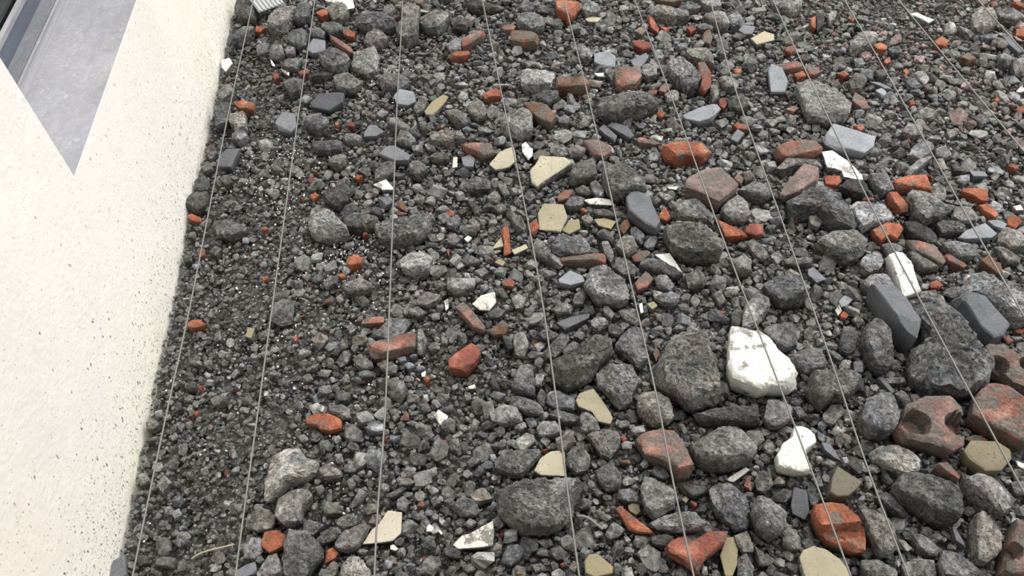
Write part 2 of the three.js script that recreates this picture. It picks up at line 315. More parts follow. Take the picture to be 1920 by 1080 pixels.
['br',12,[494,-2236,506,-2248,521,-2233,516,-2217,496,-2223],'tiny red brick fragment away from the wall past the flat square-edged grey slab stone'],
['br',12,[450,-2249,462,-2257,465,-2235,455,-2230],'tiny red brick fragment just in front of the flat square-edged grey slab stone'],
['br',13,[305,-2553,320,-2566,346,-2557,341,-2539,315,-2538],'small red brick fragment beyond the flat square-edged grey slab stone'],
['br',12,[208,-2560,226,-2570,235,-2542,218,-2529],'tiny red brick fragment away from the wall past the small white plaster lump'],
['w8',7,[237,-2593,270,-2568,269,-2548,244,-2572],'tiny white plaster fleck toward the wall from the flat square-edged grey slab stone'],
['w8',7,[192,-2651,199,-2648,216,-2610,203,-2615],'tiny white plaster fleck away from the wall past the small white plaster lump'],
['c5',28,[1169,-2871,1221,-2863,1215,-2812,1179,-2804,1160,-2837],'small ash grey concrete chunk just beyond the olive brown brick lump'],
['bo',44,[1304,-2845,1338,-2848,1396,-2828,1396,-2795,1362,-2741,1332,-2721,1299,-2768],'big squared orange brick end at the far edge'],
['c6',36,[1399,-2802,1428,-2842,1478,-2790,1460,-2749,1408,-2749],'medium grey concrete chunk just away from the wall past the big squared orange brick end'],
['c5',51,[1136,-2707,1143,-2774,1204,-2776,1248,-2712,1238,-2681,1191,-2663,1145,-2691],'medium ash grey concrete chunk just beyond the olive brown brick lump'],
['bd',40,[1111,-2675,1179,-2646,1212,-2611,1202,-2574,1144,-2582,1099,-2611],'olive brown brick lump with dusty top'],
['y7',7,[1406,-2736,1436,-2748,1470,-2735,1452,-2711,1414,-2717],'small yellowish plaster shard just away from the wall past the big squared orange brick end'],
['c6',46,[1657,-2734,1676,-2745,1804,-2697,1797,-2661,1734,-2662,1663,-2706],'long grey concrete bar near the far edge'],
['c5',26,[1768,-2746,1824,-2761,1873,-2747,1857,-2729,1797,-2720],'small ash grey concrete chunk just away from the wall past the long grey concrete bar'],
['bd',30,[1696,-2826,1810,-2804,1791,-2768,1757,-2766,1722,-2788],'medium brown brick fragment just beyond the long grey concrete bar'],
['c7',33,[1861,-2780,1943,-2782,1940,-2721,1903,-2711,1875,-2742],'medium pale grey concrete chunk away from the wall past the long grey concrete bar'],
['c6',41,[1846,-2664,1903,-2687,1939,-2660,1938,-2592,1907,-2587,1866,-2627],'medium grey concrete chunk toward the wall from the small cream painted block'],
['c6',31,[1940,-2644,1983,-2665,2007,-2610,1984,-2593,1945,-2602],'medium oblong grey concrete chunk toward the wall from the small cream painted block'],
['y6',10,[1994,-2505,2063,-2557,2094,-2533,2081,-2491,2003,-2460],'small cream painted block at the far side'],
['s6',14,[1967,-2568,1991,-2598,2036,-2582,2014,-2543,1982,-2545],'small bluish grey flat stone just toward the wall from the small cream painted block'],
['br',26,[1557,-2549,1586,-2560,1620,-2515,1609,-2486,1582,-2483,1558,-2525],'medium red brick fragment beyond the squared pink brick'],
['bp',17,[1579,-2625,1605,-2650,1628,-2625,1600,-2593],'small pink brick fragment just toward the wall from the long grey concrete bar'],
['br',20,[1646,-2728,1659,-2708,1675,-2626,1665,-2605,1645,-2639],'small red brick fragment just toward the wall from the long grey concrete bar'],
['br',12,[1679,-2657,1716,-2625,1696,-2607],'tiny red brick fragment just in front of the long grey concrete bar'],
['br',15,[1780,-2622,1804,-2630,1818,-2607,1787,-2583],'small red brick fragment just away from the wall past the long grey concrete bar'],
['c5',22,[1816,-2612,1849,-2630,1880,-2595,1865,-2578,1828,-2589],'small ash grey concrete chunk away from the wall past the long grey concrete bar'],
['bd',23,[1827,-2564,1858,-2579,1855,-2525,1835,-2488,1813,-2508],'small brown brick fragment beyond the upright red brick stick'],
['c6',27,[1339,-2547,1362,-2555,1400,-2514,1389,-2477,1352,-2490],'medium grey concrete chunk beyond the oblong brown brick'],
['s7',21,[1400,-2484,1441,-2506,1476,-2465,1466,-2411,1430,-2413,1394,-2446],'medium pale bluish flat stone just toward the wall from the squared pink brick'],
['s6',15,[1528,-2445,1591,-2472,1595,-2443,1561,-2400,1535,-2404],'medium bluish grey flat stone just beyond the squared pink brick'],
['c6',22,[1618,-2476,1643,-2488,1656,-2445,1633,-2414,1614,-2429],'small grey concrete chunk just toward the wall from the large egg-shaped grey stone'],
['c6',56,[1650,-2380,1701,-2418,1724,-2352,1744,-2276,1725,-2239,1688,-2239,1643,-2298],'large egg-shaped grey stone'],
['c6',42,[1733,-2452,1786,-2469,1828,-2419,1820,-2361,1779,-2369,1740,-2413],'medium grey concrete chunk just beyond the upright red brick stick'],
['br',35,[1754,-2362,1781,-2365,1790,-2308,1773,-2238,1744,-2214,1729,-2245,1749,-2273,1749,-2317],'upright red brick stick beside the egg-shaped stone'],
['c5',25,[1783,-2274,1806,-2269,1793,-2195,1764,-2163,1767,-2215],'medium ash grey concrete chunk just in front of the upright red brick stick'],
['c7',52,[1111,-2395,1147,-2407,1241,-2387,1233,-2351,1218,-2315,1157,-2315,1113,-2341],'pale pitted concrete block beside a brown brick'],
['bd',40,[1236,-2352,1351,-2334,1357,-2308,1343,-2286,1273,-2291,1230,-2303],'oblong brown brick beside the pale pitted block'],
['c4',32,[1161,-2289,1190,-2305,1238,-2278,1234,-2244,1195,-2229,1163,-2261],'medium dark grey concrete chunk just beyond the oval red brown brick piece'],
['bp',43,[1450,-2355,1483,-2371,1547,-2366,1543,-2318,1513,-2281,1460,-2269,1444,-2292],'squared pink brick half with a dusty top'],
['c6',29,[1552,-2375,1586,-2415,1610,-2373,1603,-2336,1569,-2327,1547,-2353],'medium grey concrete chunk just away from the wall past the squared pink brick'],
['w8',7,[1385,-2390,1441,-2382,1432,-2361,1392,-2371],'small white plaster fleck just toward the wall from the squared pink brick'],
['c5',65,[1354,-2177,1393,-2202,1477,-2213,1533,-2184,1581,-2170,1557,-2143,1501,-2122,1405,-2120,1363,-2133],'long rough concrete piece with a straight blue edge'],
['c6',25,[1606,-2223,1638,-2253,1659,-2228,1644,-2181,1608,-2183],'medium grey concrete chunk just in front of the large egg-shaped grey stone'],
['s7',24,[1640,-2110,1704,-2134,1775,-2144,1779,-2122,1736,-2067,1687,-2061,1649,-2088],'flat blue grey stone plate'],
['br',15,[1785,-2173,1808,-2187,1811,-2154,1794,-2129,1783,-2145],'small red brick fragment just away from the wall past the flat blue grey stone plate'],
['c4',31,[1813,-2165,1851,-2179,1878,-2147,1870,-2114,1832,-2105,1809,-2127],'medium dark grey concrete chunk away from the wall past the flat blue grey stone plate'],
['bo',18,[1799,-2041,1829,-2045,1851,-2029,1843,-2008,1809,-2019],'small orange brick fragment away from the wall past the flat blue grey stone plate'],
['s6',12,[1772,-1973,1808,-2018,1827,-1997,1792,-1956],'small bluish grey flat stone away from the wall past the flat blue grey stone plate'],
['c5',21,[1833,-2069,1865,-2076,1879,-2053,1857,-2027,1837,-2041],'small ash grey concrete chunk away from the wall past the flat blue grey stone plate'],
['bd',39,[1108,-2236,1153,-2237,1188,-2198,1211,-2135,1190,-2106,1159,-2129,1127,-2180],'oval red brown brick piece with a pale scar'],
['c6',55,[1063,-2189,1107,-2210,1130,-2153,1126,-2076,1080,-2063,1023,-2090,1020,-2155],'large grey concrete chunk just toward the wall from the oval red brown brick piece'],
['c5',20,[1215,-2150,1248,-2172,1265,-2143,1246,-2120,1222,-2130],'small ash grey concrete chunk away from the wall past the oval red brown brick piece'],
['s5',17,[1381,-2096,1394,-2110,1445,-2077,1460,-2028,1443,-2017,1405,-2063],'medium dark bluish flat stone just in front of the long rough concrete piece'],
['s5',14,[1349,-2092,1373,-2112,1404,-2038,1392,-2011,1365,-2049],'medium dark bluish flat stone just beyond the mauve brick lump'],
['br',12,[1556,-2135,1574,-2149,1589,-2130,1571,-2113],'small red brick fragment away from the wall past the long rough concrete piece'],
['br',12,[1579,-2090,1599,-2094,1597,-2081],'tiny red brick fragment toward the wall from the flat blue grey stone plate'],
['br',12,[1544,-2032,1559,-2040,1561,-2024],'tiny red brick fragment just toward the wall from the large bright orange brick lump'],
['bp',32,[1283,-2006,1331,-2011,1372,-1975,1368,-1952,1341,-1927,1303,-1950],'mauve brick lump beside a wire'],
['bp',19,[1461,-2015,1492,-2004,1544,-1979,1515,-1974,1466,-1988],'small pink brick fragment toward the wall from the large bright orange brick lump'],
['br',12,[1885,-2345,1907,-2352,1917,-2332,1892,-2314],'small red brick fragment away from the wall past the upright red brick stick'],
['c6',29,[1814,-2288,1850,-2296,1881,-2254,1861,-2215,1825,-2236],'medium grey concrete chunk just away from the wall past the upright red brick stick'],
['bo',12,[1556,-2268,1592,-2268,1581,-2243,1557,-2247],'small orange brick fragment just away from the wall past the long rough concrete piece'],
['bp',18,[1591,-2254,1621,-2299,1647,-2280,1614,-2243],'small pink brick fragment just toward the wall from the large egg-shaped grey stone'],
['c7',46,[2134,-2719,2190,-2734,2261,-2719,2238,-2663,2197,-2638,2153,-2664],'pale lumpy stone at the far edge'],
['bo',16,[2266,-2618,2281,-2615,2257,-2540,2244,-2560],'small orange brick fragment just away from the wall past the pale lumpy stone'],
['c3',24,[2288,-2628,2321,-2636,2287,-2545,2258,-2528],'small very dark grey concrete chunk away from the wall past the pale lumpy stone'],
['c6',22,[2323,-2606,2354,-2642,2375,-2633,2344,-2584,2314,-2558],'small grey concrete chunk toward the wall from the large pale stone'],
['c5',20,[2111,-2489,2140,-2512,2150,-2473,2133,-2452,2104,-2466],'small ash grey concrete chunk just away from the wall past the small cream painted block'],
['br',15,[2107,-2441,2130,-2448,2137,-2419,2116,-2400,2100,-2418],'small red brick fragment just beyond the flat pink brick strip'],
['c7',43,[2345,-2420,2397,-2461,2444,-2469,2450,-2432,2420,-2399,2367,-2375,2328,-2358,2324,-2383],'large pale stone beside an orange chip'],
['bo',18,[2423,-2400,2453,-2410,2472,-2390,2459,-2367,2431,-2377],'small orange brick fragment just away from the wall past the large pale stone'],
['br',12,[2467,-2520,2482,-2532,2489,-2515,2473,-2506],'tiny red brick fragment beyond the large pale stone'],
['c4',20,[2465,-2369,2498,-2385,2516,-2362,2501,-2337,2472,-2344],'small dark grey concrete chunk away from the wall past the large pale stone'],
['w7',7,[2639,-2587,2670,-2596,2693,-2559,2715,-2532,2685,-2515,2669,-2554],'whitish curved plaster sliver'],
['bo',19,[2654,-2399,2688,-2416,2703,-2388,2683,-2361,2654,-2371],'round orange brick chip close to a wire'],
['bd',20,[2698,-2285,2740,-2311,2748,-2282,2748,-2259,2715,-2254],'small brown brick fragment in front of the big pale grey boulder'],
['c7',50,[2845,-2512,2893,-2546,2933,-2510,2921,-2460,2884,-2425,2838,-2407,2811,-2433],'big pale grey boulder in the far corner'],
['c5',39,[2940,-2544,2980,-2550,3036,-2501,3033,-2469,2988,-2465,2951,-2492],'medium ash grey concrete chunk just away from the wall past the big pale grey boulder'],
['bo',18,[2974,-2419,3007,-2420,3010,-2394,2985,-2375,2960,-2389],'small orange brick fragment away from the wall past the big pale grey boulder'],
['c6',21,[2782,-2472,2806,-2450,2809,-2407,2788,-2395,2774,-2440],'small grey concrete chunk just toward the wall from the big pale grey boulder'],
['c6',20,[2829,-2407,2895,-2396,2873,-2372,2824,-2383],'small grey concrete chunk just in front of the big pale grey boulder'],
['s5',13,[2912,-2398,2935,-2368,2940,-2292,2922,-2287,2909,-2347],'small dark bluish flat stone away from the wall past the big pale grey boulder'],
['c6',26,[2831,-2268,2868,-2292,2879,-2257,2841,-2210,2814,-2231],'medium grey concrete chunk in front of the big pale grey boulder'],
['c5',30,[2855,-2222,2916,-2250,2900,-2196,2870,-2155,2837,-2162],'medium ash grey concrete chunk in front of the big pale grey boulder'],
['bp',26,[2020,-2334,2127,-2330,2126,-2302,2062,-2300,2033,-2311],'flat pink brick strip lying across a grey stone'],
['s7',24,[1993,-2289,2014,-2325,2046,-2296,2048,-2219,2020,-2178,1973,-2186],'upright pale grey stone under a pink strip'],
['bo',15,[2083,-2275,2123,-2290,2124,-2260,2091,-2252],'small orange brick fragment just away from the wall past the flat pink brick strip'],
['bp',19,[2137,-2295,2181,-2305,2181,-2272,2150,-2256,2133,-2266],'small pink brick fragment just away from the wall past the flat pink brick strip'],
['br',14,[2234,-2262,2262,-2271,2281,-2252,2256,-2236],'small red brick fragment beyond the broad dusty mortar mound'],
['c4',33,[2250,-2200,2287,-2231,2323,-2232,2323,-2201,2284,-2149,2248,-2149],'medium dark grey concrete chunk in front of the large pale stone'],
['s6',12,[2331,-2202,2364,-2195,2395,-2145,2367,-2153,2360,-2168],'small bluish grey flat stone in front of the large pale stone'],
['s8',12,[2332,-2148,2362,-2163,2372,-2134,2347,-2112],'small pale bluish flat stone in front of the large pale stone'],
['c7',20,[2460,-2185,2487,-2194,2497,-2147,2480,-2137,2457,-2156],'small pale grey concrete chunk away from the wall past the large pale stone'],
['c7',23,[2494,-2217,2538,-2224,2538,-2178,2510,-2153],'small pale grey concrete chunk in front of the whitish curved plaster sliver'],
['c5',18,[2370,-2254,2402,-2255,2399,-2218,2369,-2208],'small ash grey concrete chunk in front of the large pale stone'],
['c5',18,[2322,-2333,2355,-2334,2352,-2295,2322,-2286],'small ash grey concrete chunk just in front of the large pale stone'],
['bp',23,[2227,-2098,2251,-2135,2274,-2102,2272,-2054,2248,-2053],'medium pink brick fragment away from the wall past the broad dusty mortar mound'],
['c6',45,[2058,-2176,2111,-2229,2146,-2176,2187,-2146,2208,-2060,2175,-1994,2110,-1992,2044,-2018,2048,-2091],'broad dusty mortar mound'],
['s8',35,[2062,-1927,2114,-1975,2157,-1947,2228,-1895,2203,-1850,2161,-1822,2084,-1867,2062,-1896],'large blue grey slab with a dark front edge'],
['c6',30,[2327,-1921,2369,-1957,2407,-1929,2393,-1893,2348,-1895],'medium grey concrete chunk beyond the long grey bone-shaped mortar stick'],
['br',12,[2328,-1888,2348,-1894,2345,-1872],'tiny red brick fragment just beyond the long grey bone-shaped mortar stick'],
['c5',21,[2585,-1956,2620,-1969,2640,-1937,2600,-1912],'small ash grey concrete chunk beyond the oblong orange brick end'],
['c5',15,[2480,-1911,2512,-1919,2510,-1892,2476,-1878],'small ash grey concrete chunk away from the wall past the long grey bone-shaped mortar stick'],
['bp',14,[1996,-2094,2029,-2107,2048,-2095,2020,-2076],'small pink brick fragment just toward the wall from the broad dusty mortar mound'],
['br',12,[2473,-2250,2492,-2258,2489,-2232,2471,-2216],'tiny red brick fragment away from the wall past the large pale stone'],
['bo',12,[2708,-2049,2725,-2055,2724,-2035,2708,-2032],'tiny orange brick fragment in front of the round orange brick chip close to a wire'],
['bo',12,[2758,-1991,2782,-2001,2779,-1973,2755,-1964],'small orange brick fragment beyond the oblong orange brick end'],
['bp',12,[2509,-2152,2525,-2156,2524,-2134,2509,-2127],'tiny pink brick fragment in front of the round orange brick chip close to a wire'],
['bp',17,[2921,-2628,2959,-2638,2959,-2602,2927,-2591],'small pink brick fragment just beyond the big pale grey boulder'],
['bp',13,[2974,-2613,2998,-2617,2988,-2583,2964,-2578],'tiny pink brick fragment just beyond the big pale grey boulder'],
['br',14,[3043,-2593,3086,-2592,3081,-2558,3055,-2572],'small red brick fragment away from the wall past the big pale grey boulder'],
['br',12,[2423,-2306,2458,-2331,2452,-2301,2427,-2290],'tiny red brick fragment just away from the wall past the large pale stone'],
['w8',7,[2806,-2082,2838,-2107,2834,-2077,2812,-2074],'tiny white plaster fleck in front of the big pale grey boulder'],
['br',13,[2191,-1981,2222,-1988,2227,-1961,2201,-1953],'small red brick fragment just beyond the large blue grey slab'],
['br',12,[2427,-2082,2446,-2092,2443,-2065,2427,-2062],'tiny red brick fragment beyond the long grey bone-shaped mortar stick'],
['br',12,[2406,-2591,2425,-2600,2430,-2582,2409,-2570],'tiny red brick fragment just beyond the large pale stone'],
['c4',34,[372,-2136,485,-2128,484,-2091,446,-2082,417,-2087,382,-2111],'dark trapezoid concrete block'],
['s6',20,[604,-2059,640,-2098,663,-2082,713,-2021,703,-2000,657,-2011],'flat grey arrow-shaped stone crossed by a wire'],
['c5',32,[595,-1967,625,-2018,662,-1996,649,-1951,623,-1943,592,-1929],'medium ash grey concrete chunk just beyond the small white triangular plaster shard'],
['w8',8,[586,-1921,627,-1944,657,-1885,617,-1890],'small white triangular plaster shard'],
['y7',11,[966,-1960,1006,-2014,1055,-2034,1058,-1967,1031,-1938,984,-1931],'cream yellow shard with one brown edge'],
['bp',32,[878,-2048,926,-2054,981,-2042,989,-2001,948,-1989,923,-2010,894,-2029],'flaky pink brick piece beside a cream shard'],
['s6',13,[878,-2003,905,-2022,922,-1997,914,-1954,882,-1958],'medium bluish grey flat stone just in front of the flaky pink brick piece'],
['w7',7,[851,-2010,865,-2009,862,-1964,845,-1963],'small white plaster fleck just toward the wall from the flaky pink brick piece'],
['c5',30,[875,-1878,919,-1894,965,-1878,961,-1842,919,-1841,883,-1861],'medium ash grey concrete chunk in front of the flaky pink brick piece'],
['c5',21,[945,-1802,974,-1838,992,-1808,982,-1775,955,-1778],'medium ash grey concrete chunk in front of the cream yellow shard'],
['c4',16,[884,-1801,899,-1805,921,-1744,907,-1734],'small dark grey concrete chunk just away from the wall past the lone red brick pebble'],
['bd',13,[663,-1825,677,-1826,700,-1794,693,-1783,667,-1802],'small brown brick fragment just beyond the broad grey slab chunk'],
['br',12,[659,-1790,685,-1777,680,-1768,662,-1769],'tiny red brick fragment just beyond the broad grey slab chunk'],
['c5',13,[700,-1796,723,-1799,731,-1766,704,-1772],'small ash grey concrete chunk just beyond the broad grey slab chunk'],
['br',12,[814,-1764,830,-1770,842,-1761,837,-1744,817,-1746],'lone red brick pebble in dark gravel'],
['c6',51,[396,-1748,399,-1808,426,-1814,458,-1792,489,-1746,524,-1690,498,-1684,445,-1686,406,-1699],'large grey stone shaped like a shark fin'],
['c4',38,[453,-1893,490,-1913,521,-1890,508,-1846,480,-1813,453,-1837,425,-1873],'large dark grey concrete chunk just beyond the large grey stone shaped like a shark fin'],
['c4',23,[548,-1812,599,-1806,621,-1783,607,-1773,550,-1784],'medium dark grey concrete chunk just in front of the small white triangular plaster shard'],
['c4',25,[487,-1791,510,-1832,545,-1818,545,-1792,510,-1773,492,-1774],'medium dark grey concrete chunk toward the wall from the small white triangular plaster shard'],
['c4',39,[501,-1750,533,-1773,604,-1763,607,-1732,578,-1715,539,-1712,509,-1719],'large dark grey concrete chunk beyond the orange brick cube'],
['c6',60,[595,-1709,658,-1719,771,-1731,770,-1680,732,-1647,653,-1639,619,-1645,599,-1686],'broad grey slab chunk crossed by a wire'],
['br',12,[558,-1712,566,-1714,575,-1698,556,-1695],'small red brick fragment just beyond the orange brick cube'],
['bo',20,[515,-1615,544,-1617,560,-1593,558,-1579,518,-1570,510,-1601],'orange brick cube half sunk in gravel'],
['bo',12,[485,-1550,501,-1554,513,-1540,500,-1532,489,-1537],'small orange brick fragment just in front of the orange brick cube'],
['c7',39,[671,-1565,694,-1591,742,-1592,769,-1557,754,-1522,707,-1517,674,-1537],'rounded pale concrete lump in gravel'],
['c6',29,[805,-1484,838,-1476,889,-1476,882,-1447,843,-1433,802,-1445],'medium grey concrete chunk just toward the wall from the crumpled white plaster lump'],
['c6',29,[500,-1490,517,-1516,559,-1518,588,-1494,587,-1472,521,-1471],'medium grey concrete chunk just in front of the orange brick cube'],
['c5',19,[442,-1513,467,-1544,490,-1537,484,-1511,458,-1499],'medium ash grey concrete chunk just toward the wall from the orange brick cube'],
['c5',18,[847,-1553,875,-1569,907,-1547,898,-1534,863,-1538],'small ash grey concrete chunk toward the wall from the tiny cream triangular shard'],
['c5',22,[851,-1680,879,-1692,909,-1679,900,-1653,868,-1652],'medium ash grey concrete chunk just away from the wall past the lone red brick pebble'],
['c5',19,[814,-1726,846,-1739,858,-1711,838,-1687,816,-1699],'small ash grey concrete chunk just in front of the lone red brick pebble'],
['c5',17,[815,-1659,838,-1667,853,-1635,834,-1622,813,-1634],'small ash grey concrete chunk in front of the lone red brick pebble'],
['bo',21,[975,-1654,1000,-1661,1001,-1629,998,-1566,976,-1559,982,-1606],'narrow orange brick strip behind a cream triangle'],
['y7',7,[940,-1589,977,-1634,980,-1596],'tiny cream triangular shard'],
['y5',7,[946,-1540,964,-1548,979,-1532,969,-1518],'small yellowish plaster shard just in front of the tiny cream triangular shard'],
['br',12,[374,-1970,387,-1980,399,-1962,383,-1952],'tiny red brick fragment in front of the dark trapezoid concrete block'],
['br',12,[387,-2006,403,-2010,403,-1995],'tiny red brick fragment just in front of the dark trapezoid concrete block'],
['bo',12,[521,-1957,535,-1972,553,-1965,539,-1947],'tiny orange brick fragment just toward the wall from the small white triangular plaster shard'],
['bo',12,[382,-1894,400,-1907,416,-1892,396,-1871],'small orange brick fragment just beyond the large grey stone shaped like a shark fin'],
['br',12,[354,-1885,365,-1888,365,-1873],'tiny red brick fragment beyond the large grey stone shaped like a shark fin'],
['bp',12,[512,-1859,518,-1865,520,-1850],'tiny pink brick fragment beyond the large grey stone shaped like a shark fin'],
['bo',12,[234,-1772,255,-1778,263,-1767,242,-1760],'tiny orange brick fragment toward the wall from the orange brick cube'],
['br',12,[805,-1604,817,-1607,815,-1579],'tiny red brick fragment away from the wall past the rounded pale concrete lump'],
['br',14,[958,-1459,984,-1469,999,-1454,992,-1433,965,-1440],'small red brick fragment just away from the wall past the crumpled white plaster lump'],
['br',12,[930,-1550,945,-1553,944,-1542],'tiny red brick fragment just in front of the tiny cream triangular shard'],
['br',12,[398,-1531,408,-1531,406,-1519],'tiny red brick fragment toward the wall from the orange brick cube'],
['c5',28,[440,-2054,469,-2070,502,-2055,497,-2019,469,-2000,440,-2029],'medium ash grey concrete chunk just in front of the dark trapezoid concrete block'],
['c5',26,[703,-1974,724,-2002,756,-1980,765,-1955,730,-1929,707,-1950],'medium ash grey concrete chunk just away from the wall past the flat grey arrow-shaped stone'],
['c5',16,[755,-2091,789,-2074,797,-2041,768,-2051],'small ash grey concrete chunk just toward the wall from the long pale concrete bar'],
['c4',24,[764,-2012,800,-2037,837,-2016,840,-1993,797,-1991],'medium dark grey concrete chunk just in front of the long pale concrete bar'],
['c5',21,[713,-2083,752,-2075,752,-2039,720,-2050],'small ash grey concrete chunk just away from the wall past the flat grey arrow-shaped stone'],
['c5',16,[960,-1761,994,-1773,1005,-1744,980,-1731],'small ash grey concrete chunk beyond the narrow orange brick strip'],
['c5',18,[982,-1858,1010,-1861,1020,-1813,1000,-1804],'small ash grey concrete chunk just in front of the cream yellow shard'],
['c4',16,[999,-1721,1019,-1735,1038,-1705,1013,-1687],'small dark grey concrete chunk just beyond the narrow orange brick strip'],
['c5',14,[884,-1509,919,-1519,926,-1499,903,-1483],'small ash grey concrete chunk just beyond the crumpled white plaster lump'],
['w8',7,[863,-1643,876,-1652,888,-1642,874,-1628],'tiny white plaster fleck just in front of the lone red brick pebble'],
['bo',12,[262,-1569,277,-1573,283,-1560,269,-1556],'tiny orange brick fragment away from the wall past the small orange brick chip'],
['bp',40,[578,-1267,631,-1279,689,-1294,713,-1302,707,-1248,670,-1241,600,-1229,588,-1235],'long dusty pink brick half near a wire'],
['c6',20,[716,-1325,726,-1320,740,-1278,726,-1235,710,-1241],'medium grey concrete chunk just away from the wall past the long dusty pink brick'],
['bp',18,[557,-1363,581,-1373,624,-1375,623,-1351,584,-1349,557,-1355],'medium pink brick fragment beyond the long dusty pink brick'],
['c5',22,[637,-1365,690,-1361,693,-1338,675,-1309,635,-1295,575,-1309,620,-1336],'large ash grey concrete chunk just beyond the long dusty pink brick'],
['c6',22,[538,-1242,562,-1255,585,-1235,595,-1210,575,-1202,549,-1213],'medium grey concrete chunk toward the wall from the long dusty pink brick'],
['c5',14,[553,-1196,576,-1201,602,-1190,590,-1179,556,-1183],'small ash grey concrete chunk in front of the long dusty pink brick'],
['c5',19,[602,-1218,622,-1228,660,-1206,655,-1187,628,-1184],'medium ash grey concrete chunk just in front of the long dusty pink brick'],
['br',33,[794,-1196,823,-1224,859,-1248,884,-1234,882,-1211,864,-1178,840,-1157,796,-1169],'clean red brick cube among dark pebbles'],
['bp',26,[822,-1377,847,-1392,876,-1353,906,-1293,894,-1286,868,-1301,844,-1343],'slanting brown brick wedge beside white lump'],
['c4',17,[910,-1352,936,-1366,964,-1351,945,-1332,917,-1335],'medium dark grey concrete chunk just in front of the crumpled white plaster lump'],
['bd',19,[909,-1288,951,-1320,967,-1298,954,-1271,923,-1272],'medium brown brick fragment just in front of the crumpled white plaster lump'],
['w7',9,[870,-1394,898,-1420,939,-1425,939,-1386,917,-1360,890,-1368],'crumpled white plaster lump beside a brown wedge'],
['w9',7,[793,-1414,804,-1420,804,-1385,795,-1377],'tiny white plaster fleck just toward the wall from the slanting brown brick wedge'],
['c5',25,[714,-1417,749,-1448,790,-1428,771,-1404,742,-1397,717,-1404],'medium ash grey concrete chunk in front of the rounded pale concrete lump'],
['c5',17,[687,-1389,717,-1402,744,-1376,719,-1365,695,-1376],'small ash grey concrete chunk beyond the long dusty pink brick'],
['bo',26,[425,-1069,435,-1079,481,-1075,516,-1056,516,-1031,488,-1026,463,-1034,453,-1046,429,-1051],'bright orange broken brick lying in open gravel'],
['c5',21,[480,-1104,513,-1106,535,-1086,538,-1063,516,-1061,483,-1085],'medium ash grey concrete chunk just away from the wall past the bright orange broken brick'],
['c4',15,[495,-1145,518,-1147,536,-1131,528,-1116,502,-1118],'small dark grey concrete chunk beyond the bright orange broken brick'],
['c6',17,[596,-1061,619,-1086,640,-1054,632,-1040,608,-1047],'medium grey concrete chunk away from the wall past the bright orange broken brick'],
['c6',12,[576,-1045,595,-1051,616,-1043,612,-1033,583,-1031],'small grey concrete chunk away from the wall past the bright orange broken brick'],
['c5',12,[634,-1074,653,-1076,663,-1056,647,-1039],'small four-cornered ash grey concrete chunk in front of the long dusty pink brick'],
['bp',12,[665,-1054,684,-1063,686,-1040,668,-1041],'small pink brick fragment in front of the long dusty pink brick'],
['w7',7,[749,-1046,761,-1061,785,-1039,776,-1013,762,-1018],'medium white plaster fleck in front of the clean red brick cube'],
['c6',30,[889,-1033,925,-1051,950,-1043,973,-1028,972,-1001,926,-996,894,-1009],'wide pale rounded concrete lump'],
['c4',21,[944,-1268,969,-1258,972,-1239,970,-1224,956,-1219],'medium dark grey concrete chunk away from the wall past the slanting brown brick wedge'],
['c4',14,[304,-1460,332,-1478,370,-1459,366,-1390,338,-1378,304,-1401],'large dark grey concrete chunk away from the wall past the small orange brick chip'],
['c6',12,[483,-1461,500,-1479,508,-1455,495,-1439],'small grey concrete chunk in front of the orange brick cube'],
['c6',12,[413,-1231,448,-1245,439,-1228,413,-1221],'small narrow grey concrete chunk beyond the bright orange broken brick'],
['c6',12,[517,-1357,533,-1362,543,-1342,528,-1330],'small four-cornered grey concrete chunk toward the wall from the long dusty pink brick'],
['c6',12,[445,-1325,464,-1336,468,-1315,452,-1304],'small grey concrete chunk toward the wall from the long dusty pink brick'],
['c6',12,[386,-1119,404,-1132,415,-1115,404,-1104],'small grey concrete chunk just toward the wall from the bright orange broken brick'],
['c6',12,[401,-1207,424,-1214,435,-1195,412,-1188],'small grey concrete chunk beyond the bright orange broken brick'],
['c6',12,[349,-1197,375,-1200,363,-1186],'tiny grey concrete chunk beyond the bright orange broken brick'],
['c5',12,[497,-1300,521,-1311,524,-1286,504,-1279],'small ash grey concrete chunk toward the wall from the long dusty pink brick'],
['c5',12,[530,-1283,542,-1299,553,-1282,541,-1266],'small four-cornered ash grey concrete chunk toward the wall from the long dusty pink brick'],
['bo',12,[725,-1161,735,-1171,743,-1159,733,-1148],'tiny orange brick fragment toward the wall from the clean red brick cube'],
['br',12,[371,-1334,379,-1342,386,-1330,379,-1320],'tiny red brick fragment beyond the bright orange broken brick'],
['w7',7,[720,-1179,733,-1186,730,-1167,721,-1168],'tiny white plaster fleck away from the wall past the long dusty pink brick'],
['w7',7,[840,-1123,859,-1128,862,-1114,843,-1116],'tiny white plaster fleck just in front of the clean red brick cube'],
['s7',12,[657,-1235,680,-1238,682,-1224,663,-1221],'small pale bluish flat stone in front of the long dusty pink brick'],
['s7',12,[674,-1212,694,-1218,704,-1203,685,-1197],'small pale bluish flat stone just in front of the long dusty pink brick'],
['s7',12,[704,-1203,725,-1202,732,-1192,713,-1189],'small pale bluish flat stone away from the wall past the long dusty pink brick'],
['s6',12,[690,-1240,709,-1242,711,-1233,692,-1232],'tiny bluish grey flat stone just away from the wall past the long dusty pink brick'],
['c5',12,[736,-1117,747,-1120,757,-1098,738,-1095],'small four-cornered ash grey concrete chunk in front of the clean red brick cube'],
['c6',12,[698,-1023,713,-1033,727,-1018,708,-1006],'small four-cornered grey concrete chunk in front of the clean red brick cube'],
['c6',12,[710,-1084,736,-1085,742,-1063,723,-1057],'small grey concrete chunk in front of the clean red brick cube'],
